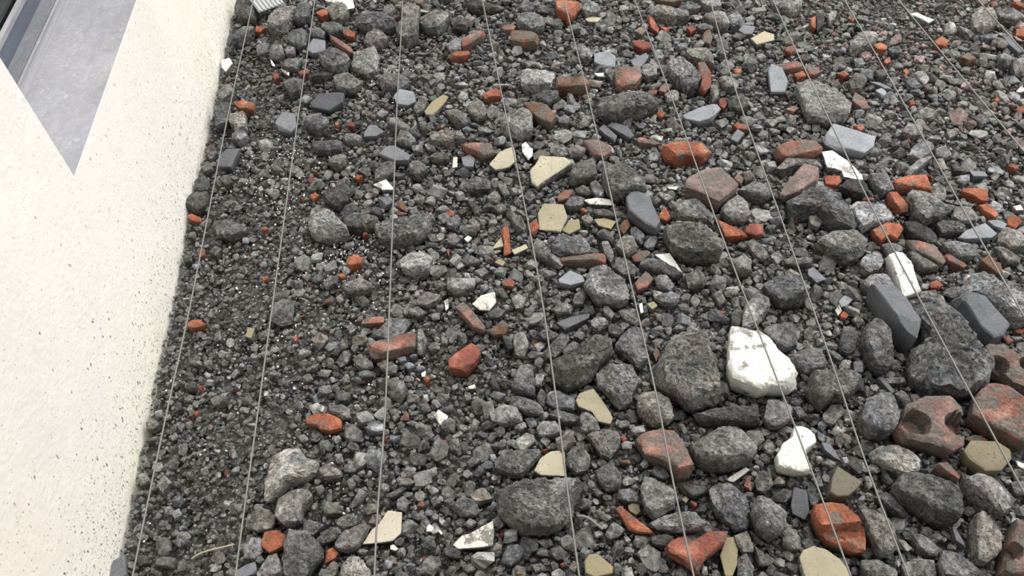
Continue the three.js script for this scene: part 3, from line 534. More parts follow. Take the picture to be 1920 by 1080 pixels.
['c5',12,[828,-1098,844,-1108,849,-1082,834,-1080],'small ash grey concrete chunk in front of the clean red brick cube'],
['c7',49,[342,-868,349,-946,356,-962,387,-979,418,-978,437,-949,467,-937,459,-914,439,-899,392,-893,379,-877,349,-849,339,-852],'tall pale concrete lump with a ridge'],
['c6',38,[374,-857,404,-873,444,-872,456,-852,433,-828,429,-793,396,-782,378,-805,363,-835],'large grey concrete chunk in front of the tall pale concrete lump'],
['c6',19,[464,-923,479,-939,523,-913,519,-903,478,-899],'medium grey concrete chunk away from the wall past the tall pale concrete lump'],
['bo',23,[343,-758,347,-779,377,-782,398,-766,392,-739,365,-727,348,-741],'orange brick lump beside a brown stone plate'],
['c4',40,[399,-735,408,-772,451,-764,484,-728,487,-710,455,-667,436,-653,405,-667,400,-700],'brownish weathered stone plate between two orange lumps'],
['bo',12,[491,-725,503,-731,517,-716,512,-705,487,-694],'medium orange brick fragment just away from the wall past the brownish weathered stone plate'],
['c6',25,[361,-723,379,-726,401,-680,340,-670,341,-688],'large grey concrete chunk in front of the orange brick lump beside a brown stone plate'],
['c5',21,[467,-750,500,-774,516,-776,526,-759,504,-745,478,-737],'medium ash grey concrete chunk away from the wall past the brownish weathered stone plate'],
['c5',18,[506,-791,536,-803,562,-793,557,-775,528,-768,513,-780],'medium ash grey concrete chunk toward the wall from the large cream plaster plate'],
['c5',29,[507,-737,528,-760,571,-771,590,-771,584,-753,563,-720,537,-711,515,-722],'large ash grey concrete chunk toward the wall from the large cream plaster plate'],
['c6',18,[432,-794,445,-803,483,-784,457,-763,431,-776],'medium grey concrete chunk just beyond the brownish weathered stone plate'],
['c7',27,[526,-680,546,-700,568,-697,597,-655,580,-642,524,-649],'large pale grey concrete chunk in front of the large cream plaster plate'],
['c6',16,[476,-665,509,-699,519,-687,513,-664,501,-656],'medium grey concrete chunk away from the wall past the brownish weathered stone plate'],
['c6',21,[301,-754,323,-772,341,-765,346,-738,329,-720,304,-726],'medium grey concrete chunk toward the wall from the brownish weathered stone plate'],
['c6',28,[300,-819,322,-840,355,-831,373,-814,361,-786,330,-784,304,-794],'large grey concrete chunk just beyond the orange brick lump beside a brown stone plate'],
['y8',9,[570,-731,592,-763,608,-774,630,-806,664,-796,661,-744,641,-729,607,-729],'large cream plaster plate crossed by a wire'],
['c4',12,[644,-730,659,-738,668,-732,660,-719,647,-719],'small dark grey concrete chunk just away from the wall past the large cream plaster plate'],
['w7',10,[778,-704,807,-729,817,-724,875,-750,875,-722,869,-688,833,-689,790,-692],'off-white jagged plaster plate on open gravel'],
['w8',7,[720,-752,727,-760,736,-751,732,-741,719,-743],'small white plaster fleck away from the wall past the large cream plaster plate'],
['w7',7,[635,-720,643,-722,654,-710,648,-706,636,-711],'small white plaster fleck just in front of the large cream plaster plate'],
['w9',7,[746,-741,751,-743,758,-733,753,-731],'tiny white plaster fleck toward the wall from the off-white jagged plaster plate'],
['c5',12,[652,-874,677,-883,697,-869,682,-861,658,-865],'small ash grey concrete chunk beyond the large cream plaster plate'],
['c5',12,[633,-847,667,-862,675,-857,649,-837,628,-838],'small narrow ash grey concrete chunk beyond the large cream plaster plate'],
['c5',15,[649,-824,667,-839,681,-822,671,-797,651,-805],'medium ash grey concrete chunk just beyond the large cream plaster plate'],
['c5',13,[576,-812,591,-827,610,-824,606,-805,582,-800],'small ash grey concrete chunk just beyond the large cream plaster plate'],
['c5',17,[472,-829,489,-840,526,-827,522,-808,482,-810],'medium ash grey concrete chunk away from the wall past the tall pale concrete lump'],
['c5',14,[523,-925,544,-937,565,-930,550,-911,525,-912],'small ash grey concrete chunk in front of the bright orange broken brick'],
['c5',12,[531,-889,545,-899,554,-875,540,-866],'small oblong ash grey concrete chunk beyond the large cream plaster plate'],
['c5',12,[731,-821,746,-830,756,-808,737,-803],'small ash grey concrete chunk toward the wall from the off-white jagged plaster plate'],
['c6',12,[805,-748,820,-764,839,-751,824,-738],'small grey concrete chunk just beyond the off-white jagged plaster plate'],
['s5',12,[857,-894,872,-903,888,-897,887,-883,866,-881],'small dark bluish flat stone in front of the wide pale rounded concrete lump'],
['c6',12,[883,-945,902,-951,927,-941,911,-934],'small grey concrete chunk in front of the wide pale rounded concrete lump'],
['bo',12,[702,-813,712,-819,719,-811,712,-805,702,-807],'tiny orange brick fragment away from the wall past the large cream plaster plate'],
['br',12,[766,-971,778,-972,779,-964,766,-963],'tiny red brick fragment toward the wall from the wide pale rounded concrete lump'],
['br',12,[511,-926,519,-927,516,-919],'tiny red brick fragment in front of the bright orange broken brick'],
['br',12,[639,-675,652,-680,651,-674],'tiny red brick fragment in front of the large cream plaster plate'],
['c4',15,[753,-695,771,-706,795,-686,794,-669,762,-680],'medium dark grey concrete chunk just toward the wall from the off-white jagged plaster plate'],
['c5',12,[794,-653,820,-657,828,-642,805,-638],'small ash grey concrete chunk just in front of the off-white jagged plaster plate'],
['c6',12,[692,-656,712,-661,726,-648,700,-643],'small grey concrete chunk in front of the large cream plaster plate'],
['c5',12,[683,-786,710,-791,719,-777,698,-774],'small ash grey concrete chunk away from the wall past the large cream plaster plate'],
['c5',24,[782,-792,805,-815,832,-807,849,-778,837,-764,800,-767],'medium ash grey concrete chunk beyond the off-white jagged plaster plate'],
['c5',12,[399,-1024,421,-1030,434,-1016,420,-1006],'small ash grey concrete chunk just toward the wall from the bright orange broken brick'],
['c7',12,[494,-1006,508,-1018,515,-1006,504,-992],'small pale grey concrete chunk just in front of the bright orange broken brick'],
['c5',12,[454,-881,471,-887,481,-874,467,-858],'small ash grey concrete chunk away from the wall past the tall pale concrete lump'],
['w9',7,[1082,-2039,1095,-2051,1117,-2013,1111,-1981,1095,-1963,1080,-2005],'white plaster lump between two cream shards'],
['bd',19,[1113,-1980,1138,-2000,1172,-1972,1156,-1957,1114,-1957],'small brown brick fragment just beyond the big pale cream shard'],
['y7',28,[1092,-1895,1114,-1922,1132,-1954,1213,-1934,1232,-1906,1186,-1876,1137,-1847,1107,-1825,1092,-1847],'big pale cream shard with thick mortar side'],
['c4',41,[1209,-1843,1240,-1897,1298,-1931,1306,-1888,1303,-1837,1259,-1830,1216,-1825],'brown-faced stone with a pale broken edge'],
['c5',58,[1311,-1830,1350,-1868,1401,-1837,1443,-1785,1446,-1752,1390,-1750,1347,-1733,1320,-1767],'large rough knobbly concrete chunk'],
['c6',23,[1276,-1816,1297,-1829,1314,-1797,1313,-1766,1290,-1762,1277,-1788],'medium grey concrete chunk just beyond the flat off-white strip'],
['c5',19,[1227,-1807,1257,-1819,1280,-1783,1260,-1775,1229,-1790],'small ash grey concrete chunk in front of the brown-faced stone with a pale broken edge'],
['y6',13,[1097,-1716,1119,-1751,1179,-1734,1185,-1681,1156,-1631,1093,-1652],'six-sided cream tan shard'],
['y5',7,[1162,-1642,1190,-1683,1220,-1679,1218,-1640,1181,-1622],'small tan shard joined to a six-sided one'],
['w7',7,[1245,-1757,1290,-1762,1330,-1750,1333,-1727,1261,-1738],'flat off-white strip on dark rubble'],
['c4',21,[1264,-1700,1301,-1704,1334,-1684,1324,-1672,1280,-1677],'medium dark grey concrete chunk just beyond the half-buried yellowish shard'],
['y5',7,[1263,-1670,1299,-1674,1331,-1658,1310,-1628,1274,-1644],'half-buried yellowish shard under grey dust'],
['c4',21,[1257,-1606,1287,-1628,1309,-1599,1309,-1560,1284,-1584],'medium dark grey concrete chunk just in front of the half-buried yellowish shard'],
['c5',22,[1270,-1580,1290,-1576,1298,-1515,1284,-1486,1270,-1529],'medium ash grey concrete chunk just away from the wall past the thin red brick strip'],
['bd',15,[1343,-1641,1367,-1654,1371,-1632,1344,-1599,1334,-1616],'small brown brick fragment just away from the wall past the half-buried yellowish shard'],
['s5',45,[1370,-1719,1392,-1744,1425,-1750,1446,-1724,1447,-1664,1457,-1596,1436,-1575,1405,-1601,1368,-1660],'smooth blue grey wedge stone'],
['c5',85,[1453,-1581,1471,-1592,1565,-1560,1591,-1518,1609,-1475,1594,-1452,1511,-1460,1484,-1479,1457,-1510],'big dark boulder with a blue sheen'],
['bo',45,[1523,-1925,1565,-1946,1612,-1949,1666,-1939,1688,-1895,1661,-1878,1599,-1889,1560,-1879,1532,-1895],'large bright orange brick lump in fine gravel'],
['bg',61,[1568,-1769,1634,-1803,1683,-1823,1721,-1721,1706,-1704,1643,-1654,1585,-1706,1554,-1723],'large pinkish stone with flat top'],
['c5',46,[1502,-1648,1537,-1688,1591,-1688,1621,-1621,1612,-1583,1572,-1600,1511,-1626],'large ash grey concrete chunk just beyond the big dark boulder'],
['c6',40,[1647,-1643,1716,-1708,1736,-1676,1735,-1621,1710,-1594,1660,-1608],'large grey concrete chunk just beyond the triangular orange brick flake'],
['c5',35,[1724,-1729,1775,-1750,1824,-1729,1834,-1696,1803,-1682,1750,-1703],'medium ash grey concrete chunk beyond the small square red brick chip'],
['bo',24,[1631,-1622,1657,-1588,1703,-1535,1669,-1535,1637,-1541],'triangular orange brick flake near dark boulder'],
['br',23,[1699,-1564,1725,-1585,1762,-1578,1751,-1540,1725,-1535,1698,-1544],'small square red brick chip'],
['bo',15,[1455,-1650,1489,-1688,1498,-1649,1483,-1636],'small orange brick fragment just away from the wall past the smooth blue grey wedge stone'],
['bp',19,[1348,-1505,1385,-1523,1409,-1519,1403,-1501,1369,-1482,1353,-1485],'medium pink brick fragment just beyond the pink brick flake'],
['w9',9,[1414,-1502,1461,-1504,1464,-1495,1484,-1430,1457,-1450],'bright white triangle shard on grey mortar'],
['c5',34,[1378,-1484,1405,-1485,1480,-1410,1452,-1406,1412,-1432,1359,-1462],'large ash grey concrete chunk just toward the wall from the bright white triangle shard'],
['bp',27,[1134,-1520,1217,-1520,1271,-1520,1276,-1498,1269,-1483,1230,-1497,1140,-1506],'thin red brick strip behind a grey chunk'],
['c6',56,[1191,-1402,1218,-1462,1264,-1455,1311,-1385,1307,-1337,1279,-1320,1218,-1346,1196,-1375],'pale shovel-shaped concrete chunk by a red strip'],
['s7',16,[1123,-1448,1159,-1476,1196,-1447,1197,-1424,1155,-1415,1124,-1429],'medium pale bluish flat stone just in front of the thin red brick strip'],
['c6',41,[1124,-1566,1154,-1595,1179,-1582,1216,-1596,1221,-1567,1241,-1527,1188,-1520,1133,-1533,1117,-1544],'large grey concrete chunk just in front of the small tan shard'],
['c6',27,[1057,-1555,1082,-1613,1100,-1580,1120,-1536,1101,-1519,1060,-1544],'medium grey concrete chunk just away from the wall past the slim cream plaster stick'],
['c5',29,[1307,-1553,1343,-1582,1368,-1574,1372,-1523,1338,-1504,1309,-1538],'medium ash grey concrete chunk in front of the half-buried yellowish shard'],
['c6',20,[1365,-1614,1384,-1621,1403,-1581,1389,-1552,1363,-1582],'medium grey concrete chunk just in front of the smooth blue grey wedge stone'],
['c6',18,[1391,-1542,1420,-1578,1440,-1570,1419,-1528,1398,-1531],'small grey concrete chunk just toward the wall from the bright white triangle shard'],
['c4',29,[1293,-1494,1328,-1498,1350,-1452,1340,-1422,1308,-1431,1284,-1467],'medium dark grey concrete chunk just toward the wall from the pink brick flake'],
['bp',21,[1336,-1404,1376,-1445,1392,-1410,1369,-1385,1339,-1376],'pink brick flake beside a pale shovel-shaped chunk'],
['c6',25,[1396,-1417,1430,-1418,1445,-1382,1430,-1362,1396,-1381],'medium grey concrete chunk just away from the wall past the pink brick flake'],
['c6',28,[1624,-1449,1672,-1471,1686,-1443,1670,-1397,1633,-1399],'medium grey concrete chunk in front of the triangular orange brick flake'],
['c6',25,[1691,-1504,1718,-1525,1743,-1454,1721,-1438,1701,-1457],'medium grey concrete chunk just in front of the small square red brick chip'],
['y7',7,[1001,-1576,1046,-1596,1052,-1580,1008,-1559],'slim cream plaster stick'],
['c5',26,[1481,-1408,1526,-1423,1546,-1396,1526,-1363,1482,-1371],'medium ash grey concrete chunk away from the wall past the bright white triangle shard'],
['c6',15,[1483,-1761,1523,-1732,1501,-1714,1483,-1739],'small grey concrete chunk just away from the wall past the smooth blue grey wedge stone'],
['c5',13,[1452,-1732,1473,-1745,1486,-1721,1461,-1708],'small ash grey concrete chunk away from the wall past the smooth blue grey wedge stone'],
['bp',13,[1729,-1785,1751,-1802,1763,-1784,1749,-1759],'small pink brick fragment just away from the wall past the large pinkish stone'],
['c5',17,[1765,-1808,1793,-1809,1794,-1779,1762,-1762],'small ash grey concrete chunk away from the wall past the large pinkish stone'],
['c5',28,[1175,-2023,1217,-2016,1229,-1968,1195,-1954,1169,-1976],'medium ash grey concrete chunk just beyond the big pale cream shard'],
['c5',25,[1225,-1987,1260,-2007,1291,-1984,1277,-1957,1233,-1957],'medium ash grey concrete chunk just beyond the brown-faced stone with a pale broken edge'],
['bp',17,[1165,-1781,1195,-1804,1217,-1795,1199,-1765,1167,-1759],'small pink brick fragment just beyond the six-sided cream tan shard'],
['c5',25,[1183,-1740,1216,-1778,1248,-1751,1235,-1725,1194,-1722],'medium ash grey concrete chunk just toward the wall from the flat off-white strip'],
['br',12,[1229,-1721,1243,-1729,1254,-1713,1243,-1704],'tiny red brick fragment just toward the wall from the flat off-white strip'],
['bo',16,[1065,-1677,1089,-1690,1093,-1653,1073,-1629,1062,-1646],'small orange brick fragment just toward the wall from the six-sided cream tan shard'],
['c6',15,[1225,-1680,1246,-1699,1265,-1674,1243,-1651],'small grey concrete chunk just away from the wall past the small tan shard'],
['c5',17,[1061,-1795,1087,-1820,1102,-1789,1076,-1764],'small ash grey concrete chunk just in front of the big pale cream shard'],
['c6',13,[1135,-1774,1155,-1783,1159,-1754,1142,-1746],'small grey concrete chunk just beyond the six-sided cream tan shard'],
['w7',7,[1514,-1781,1554,-1779,1542,-1765,1521,-1771],'tiny white plaster fleck away from the wall past the smooth blue grey wedge stone'],
['c6',18,[982,-1395,1005,-1408,1024,-1390,1012,-1360,991,-1358],'medium grey concrete chunk away from the wall past the crumpled white plaster lump'],
['c6',20,[1092,-1343,1132,-1363,1150,-1344,1143,-1320,1102,-1325],'medium grey concrete chunk toward the wall from the pale shovel-shaped concrete chunk'],
['c4',19,[1160,-1382,1190,-1395,1194,-1376,1179,-1348,1150,-1347],'medium dark grey concrete chunk just toward the wall from the pale shovel-shaped concrete chunk'],
['s5',13,[1097,-1294,1134,-1307,1195,-1317,1188,-1300,1150,-1283,1117,-1270],'medium dark bluish flat stone beyond the large dark smooth-faced chunk'],
['c6',20,[1189,-1288,1211,-1300,1238,-1290,1240,-1273,1208,-1253,1190,-1268],'medium grey concrete chunk in front of the pale shovel-shaped concrete chunk'],
['c6',14,[1232,-1331,1245,-1334,1264,-1305,1249,-1291,1232,-1314],'small grey concrete chunk just in front of the pale shovel-shaped concrete chunk'],
['c5',16,[1233,-1261,1258,-1266,1279,-1246,1260,-1229,1238,-1240],'small ash grey concrete chunk in front of the pale shovel-shaped concrete chunk'],
['c4',19,[1040,-1266,1071,-1274,1099,-1255,1079,-1238,1044,-1246],'medium dark grey concrete chunk toward the wall from the large dark smooth-faced chunk'],
['c5',29,[1042,-1190,1107,-1257,1124,-1231,1107,-1205,1080,-1179,1052,-1176],'medium ash grey concrete chunk just toward the wall from the large dark smooth-faced chunk'],
['c5',18,[1100,-1197,1131,-1231,1150,-1221,1138,-1198,1105,-1182],'medium ash grey concrete chunk just beyond the large dark smooth-faced chunk'],
['c5',12,[1136,-1249,1158,-1266,1173,-1244,1158,-1233],'small ash grey concrete chunk just beyond the large dark smooth-faced chunk'],
['c4',70,[1061,-1149,1139,-1177,1176,-1215,1203,-1215,1227,-1192,1226,-1160,1190,-1135,1174,-1107,1149,-1088,1093,-1070,1066,-1095,1058,-1123],'large dark smooth-faced chunk with a lighter rim'],
['c5',42,[1264,-1225,1294,-1241,1325,-1232,1331,-1202,1310,-1172,1319,-1138,1299,-1113,1282,-1124,1268,-1154,1238,-1187],'large ash grey concrete chunk beyond the large crumbly dark mortar clod'],
['c5',40,[1172,-1098,1199,-1126,1228,-1134,1268,-1120,1292,-1080,1262,-1042,1248,-1010,1217,-999,1195,-1048,1172,-1074],'large crumbly dark mortar clod'],
['c5',75,[1311,-1081,1391,-1179,1423,-1204,1490,-1202,1484,-1143,1484,-1061,1473,-981,1423,-972,1396,-969,1352,-1020,1314,-1053],'huge dark kite-shaped concrete slab beside the white block'],
['w8',70,[1508,-1071,1546,-1186,1586,-1182,1598,-1168,1621,-1171,1636,-1140,1669,-1071,1679,-1031,1671,-1003,1655,-995,1600,-1002,1574,-996,1509,-1034],'huge white painted concrete block'],
['c7',38,[1598,-1233,1624,-1288,1673,-1321,1689,-1304,1681,-1259,1643,-1220,1610,-1204,1593,-1211],'pale stone standing behind the white block'],
['c4',20,[1576,-1268,1613,-1293,1611,-1274,1590,-1220,1569,-1214],'medium dark grey concrete chunk beyond the huge white painted concrete block'],
['y6',10,[1113,-1045,1125,-1064,1163,-1074,1185,-1025,1199,-983,1189,-965,1160,-976,1149,-1006,1117,-1025],'mustard yellow shard with black specks'],
['c6',27,[1116,-994,1137,-1006,1155,-987,1160,-949,1144,-942,1111,-954],'medium grey concrete chunk just in front of the mustard yellow shard'],
['c6',41,[1260,-1011,1283,-1036,1321,-1037,1348,-1003,1351,-964,1329,-943,1293,-945,1262,-979],'rounded grey stone with a wire across it'],
['c5',33,[961,-1117,981,-1158,1015,-1161,1014,-1104,1012,-1065,983,-1080,954,-1094],'large ash grey concrete chunk beyond the wide pale rounded concrete lump'],
['c5',28,[948,-1076,982,-1068,1026,-1032,1028,-1014,990,-1015,945,-1048],'medium ash grey concrete chunk away from the wall past the wide pale rounded concrete lump'],
['c5',14,[1016,-1068,1031,-1098,1040,-1077,1031,-1034,1017,-1048],'small ash grey concrete chunk away from the wall past the wide pale rounded concrete lump'],
['c6',28,[1040,-1068,1069,-1073,1110,-1043,1106,-1017,1066,-1022,1039,-1046],'large grey concrete chunk toward the wall from the mustard yellow shard'],
['c5',21,[1036,-1011,1060,-1021,1117,-997,1107,-982,1074,-983],'medium ash grey concrete chunk just toward the wall from the mustard yellow shard'],
['c6',15,[1014,-1120,1029,-1142,1043,-1129,1032,-1099,1014,-1103],'small grey concrete chunk beyond the wide pale rounded concrete lump'],
['c6',30,[974,-1265,1010,-1268,1014,-1231,997,-1192,973,-1201,972,-1231],'large grey concrete chunk in front of the crumpled white plaster lump'],
['c6',23,[1003,-974,1020,-991,1060,-986,1064,-960,1040,-950,1008,-957],'medium grey concrete chunk beyond the cream shard tucked behind a large grey slab'],
['c6',12,[948,-990,976,-1001,981,-987,962,-979],'small grey concrete chunk away from the wall past the wide pale rounded concrete lump'],
['c6',12,[977,-1009,1000,-1010,1008,-988,989,-980],'small grey concrete chunk just away from the wall past the wide pale rounded concrete lump'],
['c4',44,[1394,-964,1464,-970,1515,-971,1568,-966,1563,-922,1504,-926,1435,-935,1401,-948],'large dark grey concrete chunk beyond the big pitted concrete block'],
['y5',7,[1356,-1329,1377,-1335,1386,-1320,1368,-1309],'small yellowish plaster shard just in front of the pink brick flake'],
['c5',23,[1378,-1345,1434,-1357,1449,-1328,1433,-1310,1395,-1325],'medium ash grey concrete chunk just away from the wall past the pink brick flake'],
['bo',12,[999,-1230,1000,-1231,1001,-1229,1000,-1227],'tiny orange brick fragment in front of the crumpled white plaster lump'],
['br',12,[1543,-1276,1556,-1282,1565,-1271,1549,-1269],'tiny red brick fragment toward the wall from the pale stone standing behind the white block'],
['bd',12,[1339,-1162,1351,-1183,1358,-1167,1341,-1133],'small brown brick fragment toward the wall from the huge dark kite-shaped concrete slab'],
['c6',20,[1271,-1315,1296,-1315,1329,-1271,1314,-1257,1286,-1282],'medium grey concrete chunk in front of the pink brick flake'],
['c5',14,[1475,-1325,1496,-1346,1506,-1316,1485,-1296],'small ash grey concrete chunk in front of the bright white triangle shard'],
['c5',16,[1544,-1344,1570,-1349,1577,-1311,1557,-1296],'small ash grey concrete chunk away from the wall past the bright white triangle shard'],
['w8',7,[1334,-1331,1345,-1334,1342,-1302,1334,-1301],'tiny white plaster fleck just in front of the pink brick flake'],
['y7',9,[983,-860,1003,-892,1031,-909,1066,-910,1059,-840,999,-847],'cream shard tucked behind a large grey slab'],
['c5',80,[919,-810,962,-822,1024,-814,1100,-806,1082,-781,1067,-755,1055,-724,1022,-702,988,-698,929,-705,902,-731,887,-760,887,-800],'huge speckled grey slab leaning in front of a cream shard'],
['c5',39,[891,-890,920,-912,957,-914,1008,-915,1007,-898,971,-861,949,-848,921,-857,891,-872],'large ash grey concrete chunk beyond the huge speckled grey slab'],
['c5',28,[1063,-881,1082,-915,1107,-908,1124,-876,1112,-845,1082,-839,1065,-864],'large lumpy ash grey concrete chunk in front of the mustard yellow shard'],
['c5',33,[1124,-936,1150,-942,1199,-945,1206,-920,1199,-896,1170,-870,1147,-880,1137,-915],'large ash grey concrete chunk in front of the mustard yellow shard'],
['c4',29,[1132,-843,1155,-859,1178,-849,1187,-810,1177,-789,1145,-789,1131,-818],'large dark grey concrete chunk beyond the glossy orange red brick splinter'],
['bp',50,[1236,-908,1269,-922,1297,-924,1337,-914,1347,-879,1358,-814,1351,-796,1323,-792,1311,-817,1292,-838,1252,-860,1246,-887],'large broken brick with pale mortar crust'],
['c5',39,[1223,-773,1239,-809,1266,-805,1306,-769,1297,-730,1271,-716,1243,-707,1226,-730],'smooth grey heart-shaped stone below a broken brick'],
['c5',19,[1176,-788,1202,-790,1221,-772,1216,-756,1193,-757,1168,-769],'medium ash grey concrete chunk just beyond the glossy orange red brick splinter'],
['y4',7,[1191,-750,1203,-756,1218,-750,1218,-734,1207,-726,1192,-738],'small yellowish plaster shard just beyond the glossy orange red brick splinter'],
['c6',12,[1190,-814,1206,-828,1219,-809,1212,-801,1187,-798],'small grey concrete chunk toward the wall from the smooth grey heart-shaped stone'],
['bo',21,[1155,-750,1168,-755,1187,-730,1219,-693,1236,-676,1202,-682,1181,-693,1169,-724],'glossy orange red brick splinter'],
['c6',32,[1232,-700,1267,-711,1338,-716,1358,-685,1349,-672,1291,-674,1246,-685],'large grey concrete chunk just beyond the forked red brick piece'],
['c6',80,[1360,-875,1390,-888,1440,-903,1500,-893,1515,-860,1519,-834,1497,-816,1449,-807,1388,-816,1368,-836],'big pitted concrete block beside the broken brick'],
['c3',22,[1316,-788,1383,-777,1381,-760,1344,-751,1323,-765],'medium very dark grey concrete chunk toward the wall from the knobbly grey stone'],
['w7',7,[1433,-790,1490,-814,1498,-806,1451,-781],'thin white splinter under a pitted block'],
['c6',43,[1384,-761,1407,-779,1438,-766,1466,-726,1449,-662,1425,-657,1399,-689,1383,-723],'knobbly grey stone standing on end'],
['bp',12,[1473,-768,1485,-792,1495,-790,1486,-753],'small pink brick fragment just away from the wall past the thin white splinter'],
['c6',70,[1459,-692,1481,-722,1502,-719,1532,-694,1537,-675,1519,-639,1495,-629,1471,-646],'smooth rounded grey boulder'],
['br',45,[1251,-638,1280,-653,1301,-655,1298,-638,1324,-645,1358,-659,1397,-652,1383,-629,1334,-601,1318,-582,1310,-572,1282,-605,1258,-623],'forked red brick piece crossed by a wire'],
['y5',8,[1373,-612,1398,-650,1414,-650,1416,-620,1406,-589,1389,-564,1373,-566],'yellow leaf-shaped shard with ragged edges'],
['c5',20,[1415,-652,1449,-661,1449,-610,1425,-610,1416,-627],'medium ash grey concrete chunk just beyond the yellow leaf-shaped shard'],
['c6',19,[1410,-600,1430,-608,1439,-574,1427,-553,1399,-564],'medium grey concrete chunk just away from the wall past the yellow leaf-shaped shard'],
['c5',14,[1451,-630,1469,-608,1474,-577,1453,-579],'medium ash grey concrete chunk just away from the wall past the yellow leaf-shaped shard'],
['y5',30,[1068,-626,1080,-640,1102,-637,1129,-604,1124,-590,1086,-586,1066,-599],'dusty tan rounded shard'],
['c6',17,[1123,-683,1150,-715,1173,-691,1157,-678,1136,-673],'medium grey concrete chunk just toward the wall from the glossy orange red brick splinter'],
['c6',15,[997,-671,1018,-677,1035,-655,1024,-642,1010,-641,999,-654],'medium grey concrete chunk toward the wall from the dusty tan rounded shard'],
['c6',12,[969,-693,1000,-692,1008,-678,987,-672],'small grey concrete chunk in front of the huge speckled grey slab'],
['c6',12,[1118,-732,1139,-737,1151,-724,1132,-715],'small grey concrete chunk just toward the wall from the glossy orange red brick splinter'],
['c5',15,[1078,-766,1090,-784,1112,-770,1102,-753,1079,-754],'medium ash grey concrete chunk away from the wall past the huge speckled grey slab'],
['c5',12,[1113,-798,1128,-802,1143,-785,1125,-782],'small ash grey concrete chunk toward the wall from the glossy orange red brick splinter'],
['br',12,[1206,-929,1217,-934,1222,-920,1210,-913],'tiny red brick fragment in front of the mustard yellow shard'],
['bd',12,[1190,-866,1221,-865,1219,-854,1196,-857],'small brown brick fragment toward the wall from the large broken brick'],
['bo',12,[1335,-746,1345,-746,1354,-733,1346,-732],'tiny orange brick fragment toward the wall from the knobbly grey stone'],
['y5',7,[1320,-752,1330,-760,1336,-750,1327,-742],'tiny yellowish plaster shard just away from the wall past the smooth grey heart-shaped stone'],
['c4',17,[1260,-829,1279,-841,1299,-830,1305,-809,1283,-803,1262,-820],'medium dark grey concrete chunk just in front of the large broken brick'],
['c4',17,[1226,-671,1266,-673,1283,-658,1258,-646,1230,-654],'medium dark grey concrete chunk toward the wall from the forked red brick piece'],
['c6',12,[1187,-639,1219,-655,1218,-631,1201,-622],'small grey concrete chunk in front of the glossy orange red brick splinter'],
['c5',12,[948,-640,975,-640,986,-623,959,-621],'small ash grey concrete chunk toward the wall from the dusty tan rounded shard'],
['bo',12,[1014,-631,1021,-633,1025,-625],'tiny orange brick fragment toward the wall from the dusty tan rounded shard'],
['bp',12,[921,-628,935,-631,930,-618,914,-620],'small pink brick fragment away from the wall past the off-white jagged plaster plate'],
['c5',21,[1498,-773,1514,-800,1540,-792,1538,-759,1518,-743,1500,-753],'medium ash grey concrete chunk just away from the wall past the thin white splinter'],
['c6',20,[890,-664,902,-683,926,-686,939,-676,929,-652,907,-641,882,-646],'medium grey concrete chunk away from the wall past the off-white jagged plaster plate'],
['bp',42,[1882,-1879,1928,-1899,1988,-1899,2040,-1881,2036,-1854,2003,-1843,1920,-1836,1889,-1854],'pink brown brick slab beside a white plate'],
['w9',15,[2039,-1862,2076,-1866,2110,-1805,2129,-1745,2123,-1716,2067,-1737,2069,-1768,2030,-1786],'bright white jagged plaster plate'],
['bg',40,[1843,-1681,1867,-1717,1952,-1791,1993,-1758,1985,-1726,1915,-1686,1857,-1670],'pink-edged brick with grey mortar top'],
['c5',37,[1869,-1801,1905,-1830,2008,-1828,2025,-1806,2011,-1785,1950,-1792,1879,-1787],'medium ash grey concrete chunk just in front of the pink brown brick slab'],
['bo',19,[2012,-1754,2055,-1742,2052,-1718,2034,-1705,2004,-1722],'medium orange brick fragment just in front of the bright white jagged plaster plate'],
['c4',60,[1851,-1648,1925,-1689,1992,-1687,2017,-1609,2031,-1531,2010,-1509,1955,-1528,1933,-1589,1848,-1605],'large dark slab dotted with white crumbs'],
['c7',48,[2033,-1609,2070,-1615,2107,-1594,2137,-1593,2145,-1548,2122,-1528,2075,-1526,2036,-1512,2031,-1550],'pale grey lump behind the ragged orange brick'],
['c3',31,[2039,-1700,2073,-1726,2121,-1704,2119,-1671,2096,-1654,2057,-1674],'medium very dark grey concrete chunk just in front of the bright white jagged plaster plate'],
['c6',34,[2144,-1736,2186,-1738,2206,-1692,2201,-1662,2165,-1652,2144,-1683],'medium grey concrete chunk just beyond the rough orange brick nugget'],
['bo',35,[2207,-1694,2256,-1711,2311,-1705,2303,-1656,2295,-1629,2253,-1655,2207,-1670],'flat orange brick tile with a straight edge'],
['bo',25,[2173,-1653,2200,-1651,2213,-1602,2211,-1577,2189,-1576,2172,-1623],'rough orange brick nugget beside a rounded grey stone'],
['c6',53,[2212,-1613,2236,-1644,2278,-1612,2317,-1554,2305,-1531,2265,-1518,2220,-1512,2209,-1548,2218,-1590],'large grey stone beside an orange nugget'],
['bo',32,[2066,-1512,2116,-1525,2158,-1524,2159,-1499,2126,-1464,2106,-1478,2075,-1461,2066,-1481],'ragged orange brick crossed by a wire'],
['c6',56,[1876,-1467,1922,-1498,2022,-1503,2032,-1470,2021,-1437,1993,-1404,1954,-1397,1912,-1420],'large pale wedge-shaped gritty stone'],
['c6',29,[1988,-1397,2015,-1417,2051,-1410,2056,-1388,2028,-1355,1994,-1352,1982,-1379],'medium grey concrete chunk just away from the wall past the large pale wedge-shaped gritty stone'],
['c5',22,[2073,-1452,2113,-1458,2130,-1434,2123,-1416,2082,-1415],'medium ash grey concrete chunk in front of the ragged orange brick crossed by a wire'],
['w8',40,[2068,-1401,2091,-1411,2121,-1412,2117,-1357,2107,-1281,2108,-1262,2054,-1253,2059,-1299],'long white plaster cylinder crossed by a wire'],
